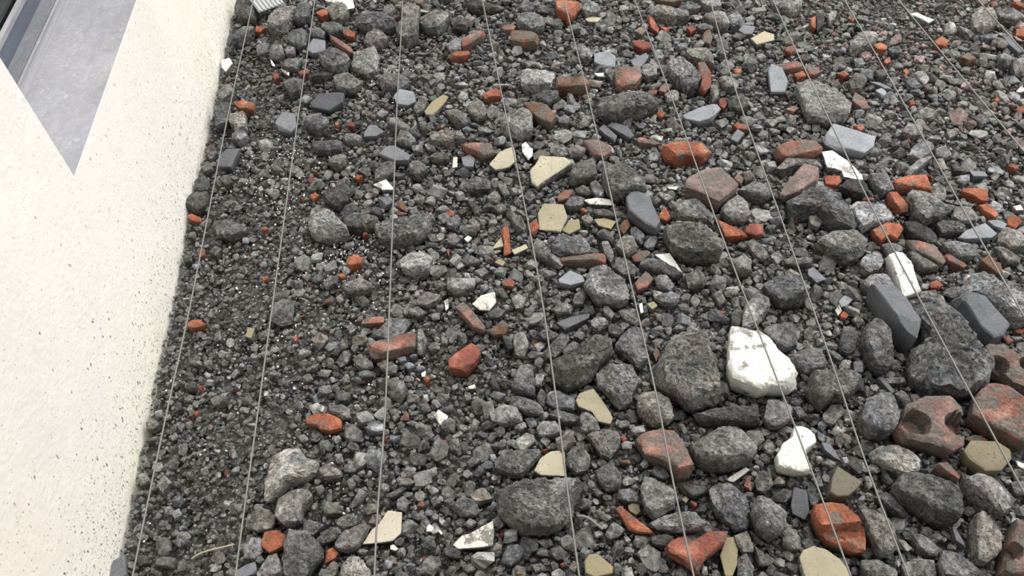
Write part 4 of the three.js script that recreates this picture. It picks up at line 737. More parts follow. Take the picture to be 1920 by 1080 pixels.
['bp',32,[2146,-1452,2213,-1427,2219,-1421,2225,-1362,2208,-1348,2178,-1383,2153,-1412],'flat pink brick face on a dark stone'],
['c4',26,[2142,-1423,2176,-1380,2206,-1339,2151,-1343,2137,-1385],'medium dark grey concrete chunk just in front of the flat pink brick face'],
['c3',35,[2171,-1528,2202,-1520,2248,-1458,2229,-1428,2198,-1435,2169,-1482],'large very dark grey concrete chunk just beyond the flat pink brick face'],
['c5',30,[2264,-1513,2290,-1521,2351,-1484,2330,-1470,2264,-1472],'medium ash grey concrete chunk just toward the wall from the pale blue triangular flat stone'],
['s7',19,[2307,-1454,2344,-1478,2407,-1496,2418,-1445,2395,-1433,2323,-1440],'pale blue triangular flat stone'],
['c5',31,[2320,-1529,2348,-1567,2390,-1564,2395,-1513,2377,-1500,2332,-1505],'medium ash grey concrete chunk just beyond the pale blue triangular flat stone'],
['c5',34,[2236,-1431,2282,-1435,2328,-1394,2314,-1368,2274,-1370,2246,-1400],'large ash grey concrete chunk just toward the wall from the pale blue triangular flat stone'],
['bp',20,[2233,-1393,2252,-1394,2285,-1349,2267,-1338,2234,-1365],'medium pink brick fragment just away from the wall past the flat pink brick face'],
['bo',23,[2408,-1645,2476,-1624,2459,-1584,2440,-1588,2402,-1630],'oblong orange brick end under grey crust'],
['bo',18,[2426,-1575,2452,-1575,2464,-1523,2448,-1516,2428,-1547],'medium orange brick fragment just in front of the oblong orange brick end'],
['bo',17,[2483,-1511,2510,-1516,2518,-1488,2488,-1467,2474,-1481],'medium orange brick fragment away from the wall past the pale blue triangular flat stone'],
['bo',12,[2597,-1735,2619,-1735,2630,-1715,2612,-1708],'small orange brick fragment away from the wall past the oblong orange brick end'],
['w8',7,[2531,-1560,2554,-1562,2552,-1539,2532,-1543],'tiny white plaster fleck away from the wall past the oblong orange brick end'],
['c6',27,[2260,-1729,2288,-1757,2356,-1794,2372,-1803,2378,-1791,2300,-1735,2269,-1714],'long grey bone-shaped mortar stick'],
['s7',12,[2420,-1506,2448,-1512,2476,-1490,2453,-1468,2431,-1483],'small pale bluish flat stone away from the wall past the pale blue triangular flat stone'],
['c6',24,[2386,-1399,2423,-1388,2443,-1350,2432,-1333,2398,-1347],'medium grey concrete chunk away from the wall past the pale blue triangular flat stone'],
['c6',34,[2420,-1446,2448,-1463,2486,-1433,2479,-1388,2426,-1388,2409,-1419],'large grey concrete chunk away from the wall past the pale blue triangular flat stone'],
['c5',24,[2307,-1658,2342,-1656,2354,-1631,2332,-1596,2304,-1614],'medium ash grey concrete chunk just away from the wall past the flat orange brick tile'],
['c5',16,[2421,-1745,2472,-1734,2463,-1712,2423,-1726],'small ash grey concrete chunk just beyond the oblong orange brick end'],
['s6',12,[2469,-1726,2517,-1712,2512,-1689,2471,-1697],'small bluish grey flat stone just beyond the oblong orange brick end'],
['c6',17,[2411,-1684,2429,-1705,2461,-1704,2449,-1676,2421,-1664],'small grey concrete chunk just beyond the oblong orange brick end'],
['bd',21,[2323,-1352,2356,-1374,2372,-1327,2361,-1300,2346,-1303,2339,-1324],'medium brown brick fragment just beyond the large pale rough boulder'],
['bo',13,[2152,-1302,2178,-1311,2190,-1290,2174,-1279,2152,-1283],'small orange brick fragment in front of the flat pink brick face'],
['c6',33,[2300,-1805,2337,-1842,2379,-1852,2401,-1833,2381,-1808,2331,-1781],'medium grey concrete chunk just beyond the long grey bone-shaped mortar stick'],
['c5',23,[2400,-1828,2438,-1830,2439,-1785,2409,-1780,2392,-1796],'medium ash grey concrete chunk away from the wall past the long grey bone-shaped mortar stick'],
['c5',48,[1690,-1344,1728,-1365,1785,-1363,1808,-1312,1788,-1271,1722,-1266,1697,-1307],'blocky dark grey stone with flat top near fine gravel'],
['s6',12,[1837,-1392,1857,-1404,1877,-1351,1846,-1342,1830,-1369],'medium bluish grey flat stone just away from the wall past the blocky dark grey stone'],
['c6',34,[1963,-1326,1993,-1343,2040,-1338,2050,-1297,2034,-1273,1968,-1292],'large grey concrete chunk just toward the wall from the long white plaster cylinder'],
['c5',22,[1780,-1436,1865,-1431,1850,-1409,1804,-1408,1777,-1418],'medium ash grey concrete chunk just beyond the blocky dark grey stone'],
['c6',21,[1903,-1586,1927,-1589,1942,-1563,1918,-1541,1897,-1556],'medium grey concrete chunk just in front of the large dark slab'],
['c6',17,[1746,-1454,1778,-1474,1780,-1437,1753,-1417],'small grey concrete chunk beyond the blocky dark grey stone'],
['br',12,[2328,-1726,2348,-1710,2342,-1703,2329,-1716],'tiny red brick fragment just in front of the long grey bone-shaped mortar stick'],
['br',12,[2099,-1656,2136,-1649,2128,-1637,2100,-1643],'small red brick fragment just beyond the pale grey lump'],
['s5',80,[1963,-1281,2019,-1268,2029,-1218,2031,-1190,2029,-1157,2033,-1133,2001,-1082,1986,-1109,1975,-1176,1969,-1240],'smooth dark upper part of the great slab'],
['c5',110,[2030,-1178,2045,-1202,2104,-1198,2144,-1144,2138,-1098,2149,-1040,2159,-993,2145,-949,2119,-935,2061,-921,1996,-943,1966,-988,1967,-1032,1991,-1072,2041,-1073],'great pitted concrete slab, largest piece of all'],
['s5',70,[2161,-1216,2202,-1212,2236,-1196,2267,-1106,2235,-1075,2206,-1071,2186,-1103,2178,-1162],'smooth blue grey block beside the great slab'],
['c7',80,[2207,-1252,2240,-1277,2286,-1282,2308,-1239,2350,-1171,2338,-1119,2297,-1123,2292,-1139,2246,-1206,2209,-1226],'large pale rough boulder behind a blue block'],
['bm',60,[1903,-906,1961,-925,2023,-921,2038,-887,2023,-842,2000,-790,1966,-779,1914,-806,1871,-822,1859,-852,1888,-878],'mauve hollow brick with two filled holes'],
['bp',70,[2086,-919,2128,-936,2201,-910,2221,-879,2186,-794,2146,-775,2101,-820,2054,-866],'big orange pink brick with white crumbs on top'],
['bm',50,[2180,-1055,2209,-1068,2233,-1059,2250,-1022,2282,-1007,2244,-916,2204,-948,2185,-987,2173,-1009],'mauve broken hollow brick beside the great slab'],
['bo',12,[2310,-1119,2322,-1120,2333,-1114,2322,-1104,2307,-1110],'small orange brick fragment beyond the mauve broken hollow brick'],
['bp',12,[2266,-1103,2282,-1099,2290,-1085,2269,-1077],'small pink brick fragment just beyond the mauve broken hollow brick'],
['c5',70,[1883,-1119,1907,-1160,1944,-1177,1962,-1151,1941,-1073,1931,-1028,1912,-1022,1885,-1041,1881,-1079],'upright grey stone with one pale flat face'],
['c5',38,[1657,-1206,1717,-1211,1734,-1169,1716,-1131,1683,-1125,1654,-1160,1641,-1188],'large ash grey concrete chunk beyond the huge white painted concrete block'],
['c4',29,[1831,-1130,1858,-1176,1884,-1180,1891,-1157,1864,-1101,1840,-1090,1826,-1106],'medium dark grey concrete chunk just in front of the tiny amber brick chip'],
['c5',37,[1677,-1107,1733,-1120,1774,-1116,1785,-1077,1769,-1060,1715,-1051,1689,-1080],'large ash grey concrete chunk beyond the large square grey chunk'],
['c5',15,[1755,-1183,1775,-1198,1780,-1174,1759,-1143,1748,-1158],'small ash grey concrete chunk toward the wall from the tiny amber brick chip'],
['c5',70,[1691,-999,1718,-1038,1793,-1021,1839,-1007,1828,-983,1790,-962,1779,-951,1743,-955,1714,-939,1698,-972],'large square grey chunk crossed by a wire'],
['c6',22,[1716,-927,1748,-952,1773,-951,1768,-922,1732,-898,1714,-909],'medium grey concrete chunk just in front of the large square grey chunk'],
['c6',75,[1789,-894,1815,-931,1854,-950,1883,-943,1893,-902,1883,-878,1847,-842,1803,-849,1790,-873],'large gritty grey lump with a white chip'],
['c5',20,[1917,-968,1940,-977,1948,-951,1945,-922,1938,-920,1926,-934],'medium ash grey concrete chunk just away from the wall past the large gritty grey lump'],
['s5',12,[1894,-1022,1909,-1022,1921,-973,1911,-968],'small dark bluish flat stone just beyond the large gritty grey lump'],
['c5',16,[1911,-1016,1965,-1008,1966,-994,1916,-1000],'medium ash grey concrete chunk in front of the upright grey stone'],
['c6',13,[1957,-962,1975,-962,1979,-934,1963,-929,1954,-943],'small grey concrete chunk just beyond the mauve hollow brick'],
['c5',35,[1590,-981,1624,-977,1643,-950,1631,-919,1599,-904,1574,-908,1567,-932],'large ash grey concrete chunk beyond the white painted concrete piece'],
['c5',12,[1653,-960,1671,-960,1681,-932,1659,-929],'small ash grey concrete chunk beyond the white painted concrete piece'],
['bo',12,[1871,-1228,1887,-1239,1897,-1224,1882,-1210,1870,-1214],'tiny amber brick chip by black gravel'],
['w6',7,[1864,-1245,1881,-1261,1881,-1238,1865,-1224],'small white plaster fleck just toward the wall from the tiny amber brick chip'],
['s7',12,[1883,-1270,1911,-1293,1929,-1276,1906,-1257,1885,-1251],'small pale bluish flat stone just beyond the tiny amber brick chip'],
['c6',14,[1807,-1061,1825,-1083,1846,-1075,1831,-1053,1809,-1044],'small grey concrete chunk just beyond the large square grey chunk'],
['c5',13,[1850,-1073,1872,-1073,1866,-1040,1843,-1041],'small ash grey concrete chunk just toward the wall from the upright grey stone'],
['w8',45,[1558,-818,1583,-848,1622,-869,1624,-890,1674,-885,1665,-844,1633,-825,1629,-775,1596,-775,1555,-792],'white painted concrete piece with a wire across it'],
['c7',39,[1785,-812,1844,-822,1879,-805,1898,-773,1884,-749,1843,-744,1812,-768,1791,-787],'granular pale mortar lump by a mauve brick'],
['y4',40,[2000,-782,2026,-804,2085,-793,2104,-770,2098,-747,2064,-724,2029,-728,2004,-761],'tan olive shard with a grey rough rim'],
['bd',13,[2034,-825,2059,-831,2087,-818,2082,-805,2050,-809],'medium brown brick fragment just beyond the tan olive shard'],
['c4',75,[1798,-718,1828,-740,1882,-726,1942,-694,1949,-670,1933,-648,1909,-617,1887,-614,1856,-637,1809,-680],'big dark jagged chunk with a red brick inclusion'],
['bp',90,[1896,-735,1909,-747,1923,-739,1944,-702,1938,-699,1916,-716],'INCLUSION pink brick in the dark chunk'],
['c6',65,[1966,-716,1994,-717,2028,-699,2056,-649,2032,-623,2009,-619,1986,-645,1969,-684],'big pale gritty boulder beside a jagged dark chunk'],
['c6',60,[1914,-539,1952,-626,1974,-637,1996,-600,1992,-573,1962,-536,1928,-520,1910,-527],'tall stone with pale crust on one side'],
['bm',70,[1948,-497,1991,-552,2033,-605,2051,-607,2049,-558,2017,-477,1955,-487],'mauve red hollow brick at the near corner'],
['s4',14,[1564,-706,1583,-747,1613,-741,1602,-689,1586,-670,1562,-687],'dark slate-like stone with fine grooves'],
['c4',16,[1613,-739,1634,-757,1632,-716,1623,-698,1608,-700],'medium dark grey concrete chunk just away from the wall past the dark slate-like stone'],
['y3',45,[1648,-712,1665,-745,1691,-777,1711,-756,1736,-732,1713,-715,1688,-700,1661,-700],'olive brown stone standing behind an orange brick'],
['bo',60,[1603,-687,1642,-689,1669,-681,1679,-662,1704,-630,1687,-577,1665,-577,1614,-604,1599,-642,1596,-668],'big orange brick with a grooved side'],
['y6',30,[1538,-580,1553,-598,1582,-605,1603,-595,1626,-570,1638,-538,1631,-516,1536,-534,1537,-560],'large cream tan plaster plate at the near edge'],
['c5',21,[1523,-643,1543,-660,1561,-632,1554,-603,1532,-601,1518,-622],'medium ash grey concrete chunk just in front of the smooth rounded grey boulder'],
['s6',12,[1687,-854,1708,-846,1721,-803,1706,-813,1689,-833],'medium bluish grey flat stone away from the wall past the white painted concrete piece'],
['c6',12,[1670,-801,1687,-812,1708,-797,1694,-789],'small grey concrete chunk just beyond the olive brown stone'],
['c7',12,[1749,-804,1767,-800,1773,-768,1760,-774,1748,-791],'small pale grey concrete chunk just beyond the olive brown stone'],
['c5',45,[1703,-673,1738,-665,1762,-643,1772,-594,1753,-569,1717,-559,1707,-609,1707,-640],'coarse grey stone beside the grooved orange brick'],
['c4',23,[1760,-704,1793,-715,1820,-654,1805,-645,1772,-682],'medium dark grey concrete chunk just beyond the coarse grey stone'],
['c6',22,[1811,-608,1831,-609,1855,-569,1846,-554,1829,-559,1814,-577],'medium grey concrete chunk in front of the big dark jagged chunk'],
['c5',35,[1835,-537,1856,-563,1880,-559,1922,-510,1930,-484,1832,-505],'large ash grey concrete chunk toward the wall from the tall stone with pale crust'],
['c6',26,[1757,-544,1790,-553,1833,-545,1828,-515,1804,-505,1752,-520],'large grey concrete chunk away from the wall past the coarse grey stone'],
['c5',27,[1673,-563,1712,-561,1744,-539,1740,-516,1690,-517,1666,-537],'large ash grey concrete chunk in front of the coarse grey stone'],
['s6',12,[1906,-616,1912,-614,1918,-564,1902,-585],'small bluish grey flat stone just toward the wall from the tall stone with pale crust'],
['c7',12,[1750,-554,1759,-557,1762,-548,1753,-542],'tiny pale grey concrete chunk in front of the coarse grey stone'],
['c6',12,[1758,-758,1771,-759,1770,-734,1753,-721],'small grey concrete chunk just away from the wall past the olive brown stone'],
['c6',12,[1661,-822,1677,-821,1676,-805,1662,-801],'small grey concrete chunk just away from the wall past the white painted concrete piece'],
['c6',12,[1722,-811,1736,-811,1738,-793,1724,-790],'small grey concrete chunk beyond the olive brown stone'],
['w8',7,[2130,-757,2145,-746,2141,-730,2128,-743],'small white plaster fleck away from the wall past the tan olive shard'],
['c5',14,[2091,-705,2120,-703,2109,-670,2085,-675],'medium ash grey concrete chunk away from the wall past the big pale gritty boulder'],
];
const CELL = 0.004, GX = 1000, GZ = 1050;   // x 0..4 m, z 0..-4.2 m
const mask = new Uint8Array(GX * GZ);
function inside(P, x, z) { let r = false; for (let i = 0, j = P.length - 2; i < P.length; j = i, i += 2) if ((P[i + 1] > z) !== (P[j + 1] > z) && x < (P[j] - P[i]) * (z - P[i + 1]) / (P[j + 1] - P[i + 1]) + P[i]) r = !r; return r; }
for (const [, , Q] of PIECES) {
  let cx = 0, cz = 0; for (let i = 0; i < Q.length; i += 2) { cx += Q[i]; cz += Q[i + 1]; } cx /= Q.length / 2; cz /= Q.length / 2;
  const P = Q.map((v, i) => (i % 2 ? cz + (v - cz) * 0.94 : cx + (v - cx) * 0.94) / 1000);
  const xs = P.filter((_, i) => i % 2 === 0), zs = P.filter((_, i) => i % 2);
  for (let x = Math.min(...xs); x < Math.max(...xs); x += CELL) for (let z = Math.min(...zs); z < Math.max(...zs); z += CELL)
    if (inside(P, x, z)) { const i = Math.floor(x / CELL), j = Math.floor(-z / CELL); if (i >= 0 && j >= 0 && i < GX && j < GZ) mask[j * GX + i] = 1; }
}
const masked = (x, z) => { const i = Math.floor(x / CELL), j = Math.floor(-z / CELL); return i >= 0 && j >= 0 && i < GX && j < GZ && mask[j * GX + i]; };
const groundY = (x, z) => 0.007 * n2(x * 2.1, z * 2.1) + 0.004 * n2(x * 6 + 9, z * 6);
{
  const nx = 150, nz = 190, pos = [], uv = [], idx = [];
  for (let j = 0; j <= nz; j++) for (let i = 0; i <= nx; i++) {
    const x = mix(-0.02, 5.5, i / nx), z = mix(2.2, -6, j / nz); pos.push(x, groundY(x, z) - 0.034, z); uv.push(x, z);
  }
  for (let j = 0; j < nz; j++) for (let i = 0; i < nx; i++) { const a = j * (nx + 1) + i; idx.push(a, a + 1, a + nx + 1, a + 1, a + nx + 2, a + nx + 1); }
  const g = new THREE.BufferGeometry(); g.setAttribute('position', new THREE.Float32BufferAttribute(pos, 3)); g.setAttribute('uv', new THREE.Float32BufferAttribute(uv, 2)); g.setIndex(idx); g.computeVertexNormals();
  structure('ground', g, std({ map: concreteMap, bumpMap: concreteBump, bumpScale: 0.006, color: col(0.33, 0.315, 0.29) }), 'grey gritty soil under the rubble', 'ground');
}

// ---------------------------------------------------------------- rubble pieces
// A piece grows from its outline on the ground: cap, broken rim, sides and buried base; a few random planes
// break facets off it and noise roughens it.
function outline(P, N, soft) {
  let cx = 0, cz = 0, A = 0;
  for (let i = 0, j = P.length - 2; i < P.length; j = i, i += 2) { const k = P[j] * P[i + 1] - P[i] * P[j + 1]; A += k; cx += (P[j] + P[i]) * k; cz += (P[j + 1] + P[i + 1]) * k; }
  cx /= 3 * A; cz /= 3 * A;
  if (!inside(P, cx, cz)) { cx = 0; cz = 0; for (let i = 0; i < P.length; i += 2) { cx += P[i]; cz += P[i + 1]; } cx /= P.length / 2; cz /= P.length / 2; }
  const corner = []; for (let i = 0; i < P.length; i += 2) corner.push((Math.atan2(P[i + 1] - cz, P[i] - cx) + 2 * Math.PI) % (2 * Math.PI));
  const step = 2 * Math.PI / N, ang = Array.from({ length: N }, (_, k) => k * step);
  for (const c of corner) { const k = Math.round(c / step) % N; ang[k] = c > step * (N - 0.5) ? c - 2 * Math.PI : c; }
  ang.sort((p, q) => p - q);
  const R = ang.map((an) => {
    const dx = Math.cos(an), dz = Math.sin(an); let best = 0;
    for (let i = 0, j = P.length - 2; i < P.length; j = i, i += 2) {
      const ax = P[j] - cx, az = P[j + 1] - cz, ex = P[i] - P[j], ez = P[i + 1] - P[j + 1], den = dx * ez - dz * ex;
      if (Math.abs(den) < 1e-9) continue;
      const t = (ax * ez - az * ex) / den, s = (ax * dz - az * dx) / den;
      if (t > 0 && s >= -1e-4 && s <= 1 + 1e-4) best = Math.max(best, t);
    }
    return best || 0.005;
  });
  const S = R.map((v, k) => mix(v, (R[(k + N - 1) % N] + R[(k + 1) % N]) / 2, soft));
  return { cx, cz, R: S, ang, size: Math.sqrt(Math.abs(A) / 2) };
}
function piece(o, h, base, opt) {
  const { R, ang, size } = o, N = R.length, K = opt.caps ?? 5, sd = rr(0, 900);
  const prof = [];   // [radius, height 0..1]
  for (let i = 1; i <= K; i++) { const r = i / (K + 0.35) * opt.top; prof.push([r, 1 - opt.dome * r * r]); }
  prof.push([mix(opt.top, 1, 0.55), 1 - opt.dome - opt.rim * 0.45], [1, 1 - opt.dome - opt.rim], [1.0, 0.45], [0.97, 0.2], [0.9, -0.1], [0.72, -0.2 - 0.02 / h]);
  const pos = [0, 1, 0], tilt = [rr(-1, 1) * opt.tilt, rr(-1, 1) * opt.tilt];
  for (const [r, y] of prof) for (let k = 0; k < N; k++) { const a = ang[k]; pos.push(Math.cos(a) * R[k] * r, y, Math.sin(a) * R[k] * r); }
  pos.push(0, -0.2 - 0.02 / h, 0);
  const cuts = [];
  for (let i = 0; i < opt.cuts; i++) {
    const a = rr(0, 2 * Math.PI), e = rr(0.15, 1.3);
    const n = [Math.cos(a) * Math.cos(e), Math.sin(e), Math.sin(a) * Math.cos(e)];
    let far = 0; for (let q = 0; q < pos.length; q += 3) far = Math.max(far, pos[q] * n[0] + pos[q + 1] * h * n[1] + pos[q + 2] * n[2]);
    cuts.push([n, far * rr(0.80, 0.96)]);
  }
  const f1 = 2.2 / size, f2 = 7 / size, f3 = 20 / size, am = opt.rough * size;
  for (let q = 0; q < pos.length; q += 3) {
    let x = pos[q], y = pos[q + 1] * h, z = pos[q + 2];
    y += clamp(pos[q + 1]) * (tilt[0] * x + tilt[1] * z);
    for (const [n, d] of cuts) { const e = x * n[0] + y * n[1] + z * n[2] - d; if (e > 0 && y > 0) { x -= e * n[0] * 0.9; y -= e * n[1]; z -= e * n[2] * 0.9; } }
    if (opt.holes) for (const [hx, hz, hr] of opt.holes) { const dd = Math.hypot(x - hx, z - hz); if (dd < hr && pos[q + 1] > 0.6) y -= 0.045 * clamp((hr - dd) / hr * 6); }
    if (opt.groove && z > opt.groove[0] && pos[q + 1] > 0.5) y -= opt.groove[2] * clamp((z - opt.groove[0]) * 200) * (z < opt.groove[1] ? 1 : 0.55);
    const nx = n3(x * f1 + sd, y * f1, z * f1), ny = n3(x * f1, y * f1 + sd, z * f1), nz = n3(x * f1, y * f1, z * f1 + sd);
    const mx = n3(x * f2 + sd, y * f2, z * f2), my = n3(x * f2, y * f2 + sd, z * f2), mz = n3(x * f2, y * f2, z * f2 + sd), fy = n3(x * f3, y * f3 + sd, z * f3);
    pos[q] = x + am * (0.45 * nx + 0.6 * mx); pos[q + 1] = y + am * (0.4 * ny + 0.6 * my + 0.5 * fy); pos[q + 2] = z + am * (0.45 * nz + 0.6 * mz);
  }
  for (let q = 0; q < pos.length; q += 3) pos[q + 1] += base;
  const idx = [], at = (r, k) => 1 + r * N + (k % N), last = pos.length / 3 - 1;
  for (let k = 0; k < N; k++) {
    idx.push(0, at(0, k + 1), at(0, k));
    for (let r = 0; r < prof.length - 1; r++) idx.push(at(r, k), at(r, k + 1), at(r + 1, k), at(r, k + 1), at(r + 1, k + 1), at(r + 1, k));
    idx.push(last, at(prof.length - 1, k), at(prof.length - 1, k + 1));
  }
  const g = new THREE.BufferGeometry(); g.setAttribute('position', new THREE.Float32BufferAttribute(pos, 3)); g.setIndex(idx);
  const c = toCreasedNormals(g, opt.crease ?? 0.55), p = c.attributes.position, u0 = rr(0, 3), v0 = rr(0, 3), uv = new Float32Array(p.count * 2);
  const A = new THREE.Vector3(), B = new THREE.Vector3(), C = new THREE.Vector3();
  for (let i = 0; i < p.count; i += 3) {   // each face takes the grain from the side it looks to
    A.fromBufferAttribute(p, i); B.fromBufferAttribute(p, i + 1).sub(A); C.fromBufferAttribute(p, i + 2).sub(A); B.cross(C);
    const ax = Math.abs(B.x), ay = Math.abs(B.y) * 1.1, az = Math.abs(B.z);
    for (let j = i; j < i + 3; j++) {
      const x = p.getX(j), y = p.getY(j), z = p.getZ(j), [u, v] = ay >= ax && ay >= az ? [x, z] : ax >= az ? [z, y] : [x, y];
      uv[j * 2] = u + u0; uv[j * 2 + 1] = v + v0;
    }
  }
  c.setAttribute('uv', new THREE.BufferAttribute(uv, 2));
  return c;
}
const CRUST = MAT.c6;
const KIND = {
  c: ['concrete_chunk', 'concrete chunk', 'concrete rubble'], s: ['flat_stone', 'stone', 'smooth bluish stones'], b: ['brick_fragment', 'brick fragment', 'broken brick pieces'],
  y: ['cream_plaster_shard', 'plaster shard', 'cream painted shards'], w: ['white_plaster_shard', 'plaster shard', 'white plaster pieces'],
};
let slabEnd, host;
for (const [code, hmm, Q, label] of PIECES) {
  const k = code[0], P = Q.map((v) => v / 1000), h = hmm / 1000;
  const xs = Q.filter((_, i) => i % 2 === 0), zs = Q.filter((_, i) => i % 2), ext = Math.max(Math.max(...xs) - Math.min(...xs), Math.max(...zs) - Math.min(...zs)) / 1000;
  const big = ext > 0.12, N = ext > 0.2 ? 84 : big ? 56 : ext > 0.05 ? 34 : 20;
  const o = outline(P, N, k === 'c' ? 0.10 : 0.03);
  let [name, cat, group] = KIND[k];
  if (k === 'c' && ext < 0.055) { name = 'small_concrete_chunk'; cat = 'stone'; group = 'small concrete chunks'; }  // the smaller pieces of the same concrete rubble
  const g0 = 0.008 + groundY(o.cx, o.cz) * 0.5;
  const mats = MAT[code], mat = mats[Math.floor(rnd() * mats.length)];
  const caps = ext > 0.2 ? 18 : big ? 11 : ext > 0.05 ? 6 : 4;
  const opt = k === 'c' ? { top: rr(0.70, 0.94), dome: rr(0.01, 0.06), rim: rr(0.08, 0.22), tilt: rr(0.05, 0.3), cuts: 4 + Math.floor(rnd() * 4), rough: rr(0.030, 0.052), caps, crease: 0.45 }
    : k === 's' ? { top: rr(0.90, 0.96), dome: 0.01, rim: 0.08, tilt: 0.15, cuts: 2, rough: 0.006, caps, crease: 0.3 }
    : k === 'b' ? { top: rr(0.86, 0.95), dome: 0.02, rim: 0.10, tilt: rr(0.05, 0.25), cuts: 3, rough: 0.016, caps, crease: 0.35 }
    : { top: 0.97, dome: 0.02, rim: 0.08, tilt: 0.12, cuts: 0, rough: 0.008, caps, crease: 0.5 };
  if (ext < 0.04 && 'csb'.includes(k)) Object.assign(opt, { top: rr(0.6, 0.8), rim: rr(0.2, 0.35), cuts: 5, rough: 0.05 });
  if (k === 'w' && hmm >= 35) Object.assign(opt, { top: 0.92, rim: 0.12, cuts: 3, rough: 0.022, crease: 0.45 });
  if (/grooved side/.test(label)) opt.groove = [0.002, 0.026, 0.03];
  if (code === 'bm') opt.holes = [[-o.size * 0.35, 0, o.size * 0.24], [o.size * 0.38, o.size * 0.1, o.size * 0.22]];
  if ((k === 'y' || k === 'w') && hmm < 35) {
    // painted skin on a mortar body
    const t = thing(name, label, cat, group); t.position.set(o.cx, 0, o.cz);
    const s0 = seed; const body = piece(o, h, g0, { ...opt, rough: 0.014 });
    mesh('mortar_body', body, CRUST[0], t);
    seed = s0;
    const skin = piece({ ...o, R: o.R.map((v) => v * 0.985) }, h + 0.0022, g0, { ...opt, rough: 0.014 });
    mesh('painted_face', skin, mat, t);
  } else {
    const m = lit(new THREE.Mesh(piece(o, h, g0, opt), mat)); m.name = numbered(name); m.position.set(o.cx, 0, o.cz);
    m.userData = { label, category: cat, group }; scene.add(m);
    if (/upper part of the great slab/.test(label)) slabEnd = m;
    // one broken casting: its smooth end and its pitted body
    if (/^great pitted/.test(label)) { slabEnd.name = 'smooth_end'; slabEnd.userData = { label: 'smooth dark end of the slab' }; slabEnd.position.sub(m.position); m.add(slabEnd); }
    if (/red brick inclusion/.test(label)) host = m;
    if (/^INCLUSION/.test(label)) { m.name = 'brick_inclusion'; m.userData = { label: 'pinkish brick stuck in the mortar' }; m.position.sub(host.position); host.add(m); }
  }
}

// ---------------------------------------------------------------- gravel (nobody could count it)
function pebble(s) {
  const pts = [], sq = [rr(0.8, 1.1), rr(0.7, 1), rr(0.8, 1.1)];
  for (let i = 0; i < 19; i++) { const v = new THREE.Vector3(rr(-1, 1), rr(-1, 1), rr(-1, 1)); v.multiplyScalar(0.5 / Math.pow(Math.abs(v.x) ** 2.3 + Math.abs(v.y) ** 2.3 + Math.abs(v.z) ** 2.3, 1 / 2.3) * rr(0.84, 1.08)); pts.push(new THREE.Vector3(v.x * sq[0], v.y * sq[1], v.z * sq[2])); }
  const g = new ConvexGeometry(pts), p = g.attributes.position;
  const uv = []; for (let i = 0; i < p.count; i++) uv.push(p.getX(i) * 0.05 + s * 0.31, p.getZ(i) * 0.05 + p.getY(i) * 0.035 + s * 0.17);
  g.setAttribute('uv', new THREE.Float32BufferAttribute(uv, 2)); return g;
}
const FINE = (x, z) => {   // how fine the gravel is: sandy strip along the wall and in the far drift, coarse in the open
  const a = clamp(1.15 - x / 0.75), b = clamp((-z - 2.0) * 1.2) * clamp((x - 1.7) * 1.2);
  return clamp(0.12 + 0.85 * Math.max(a, b) + 0.42 * n2(x * 2.7 + 4, z * 2.7));
};
const RED = (x, z) => clamp((x - 1.9) * 0.8) * clamp((-z - 1.6) * 1.2) * clamp(0.6 + 0.5 * n2(x * 2.2, z * 2.2 + 8));
const gravel = new THREE.Group(); gravel.name = 'gravel'; gravel.userData = { kind: 'stuff', label: 'dark grey gravel and grit filling every gap between the rubble', category: 'gravel' }; scene.add(gravel);
const gm = std({ map: concreteMap, bumpMap: concreteBump, bumpScale: 0.004, color: col(1, 1, 1) });
const VARIANTS = 14, lots = Array.from({ length: VARIANTS }, () => []);
const M = new THREE.Matrix4(), Qn = new THREE.Quaternion(), E = new THREE.Euler(), Sv = new THREE.Vector3(), Pv = new THREE.Vector3();
function scatter(n, d0, d1, zone, lift, keep, tones, bed) {
  for (let i = 0; i < n; i++) {
    const x = rr(zone[0], zone[1]), z = rr(zone[2], zone[3]);
    const f = FINE(x, z); if (rnd() > keep(f, x, z)) continue;
    const d = mix(d0, d1, Math.pow(rnd(), 1.7));
    if (x < d * 0.55 || (!bed) && (d > 0.013 ? masked(x, z) || masked(x + d * 0.4, z) || masked(x - d * 0.4, z) || masked(x, z + d * 0.4) || masked(x, z - d * 0.4) : masked(x, z) && rnd() < 0.985)) continue;
    const v = tones(x, z, d), y = groundY(x, z) + lift + d * rr(-0.1, 0.2);
    lots[Math.floor(rnd() * VARIANTS)].push([x, y, z, d * rr(0.8, 1.25), d * rr(0.55, 0.9), d * rr(0.8, 1.25), rr(0, 6.28), rr(0, 6.28), rr(0, 6.28), v]);
    if (d > 0.011 && !bed) { const r = d * 0.36 / CELL, ci = x / CELL, cj = -z / CELL; for (let j = Math.floor(cj - r); j <= cj + r; j++) for (let q = Math.floor(ci - r); q <= ci + r; q++) if (q >= 0 && j >= 0 && q < GX && j < GZ && (q - ci) ** 2 + (j - cj) ** 2 < r * r) mask[j * GX + q] = 1; }
  }
}
const tone = (x, z, d) => {
  const r = d > 0.022 ? 0.05 + 0.95 * rnd() : rnd(), red = RED(x, z);
  let v = 0.36 * Math.exp(rr(-0.45, 0.45)), c = [v * 1.01, v, v * 0.965];
  if (r < 0.014) c = [0.34, 0.11, 0.07].map((q) => q * rr(0.5, 1.1));
  else if (r < 0.022) c = [0.62, 0.61, 0.58];
  else if (r < 0.10) c = [v * 1.08, v * 0.97, v * 0.86];
  else if (r < 0.2) c = [v * 1.0, v * 1.04, v * 1.1];
  if (rnd() < red) c = [mix(c[0], v * 1.35, 0.7), mix(c[1], v * 0.92, 0.7), mix(c[2], v * 0.85, 0.7)];
  return c;
};
const NEARZ = [0, 3.5, -3.7, -0.35];
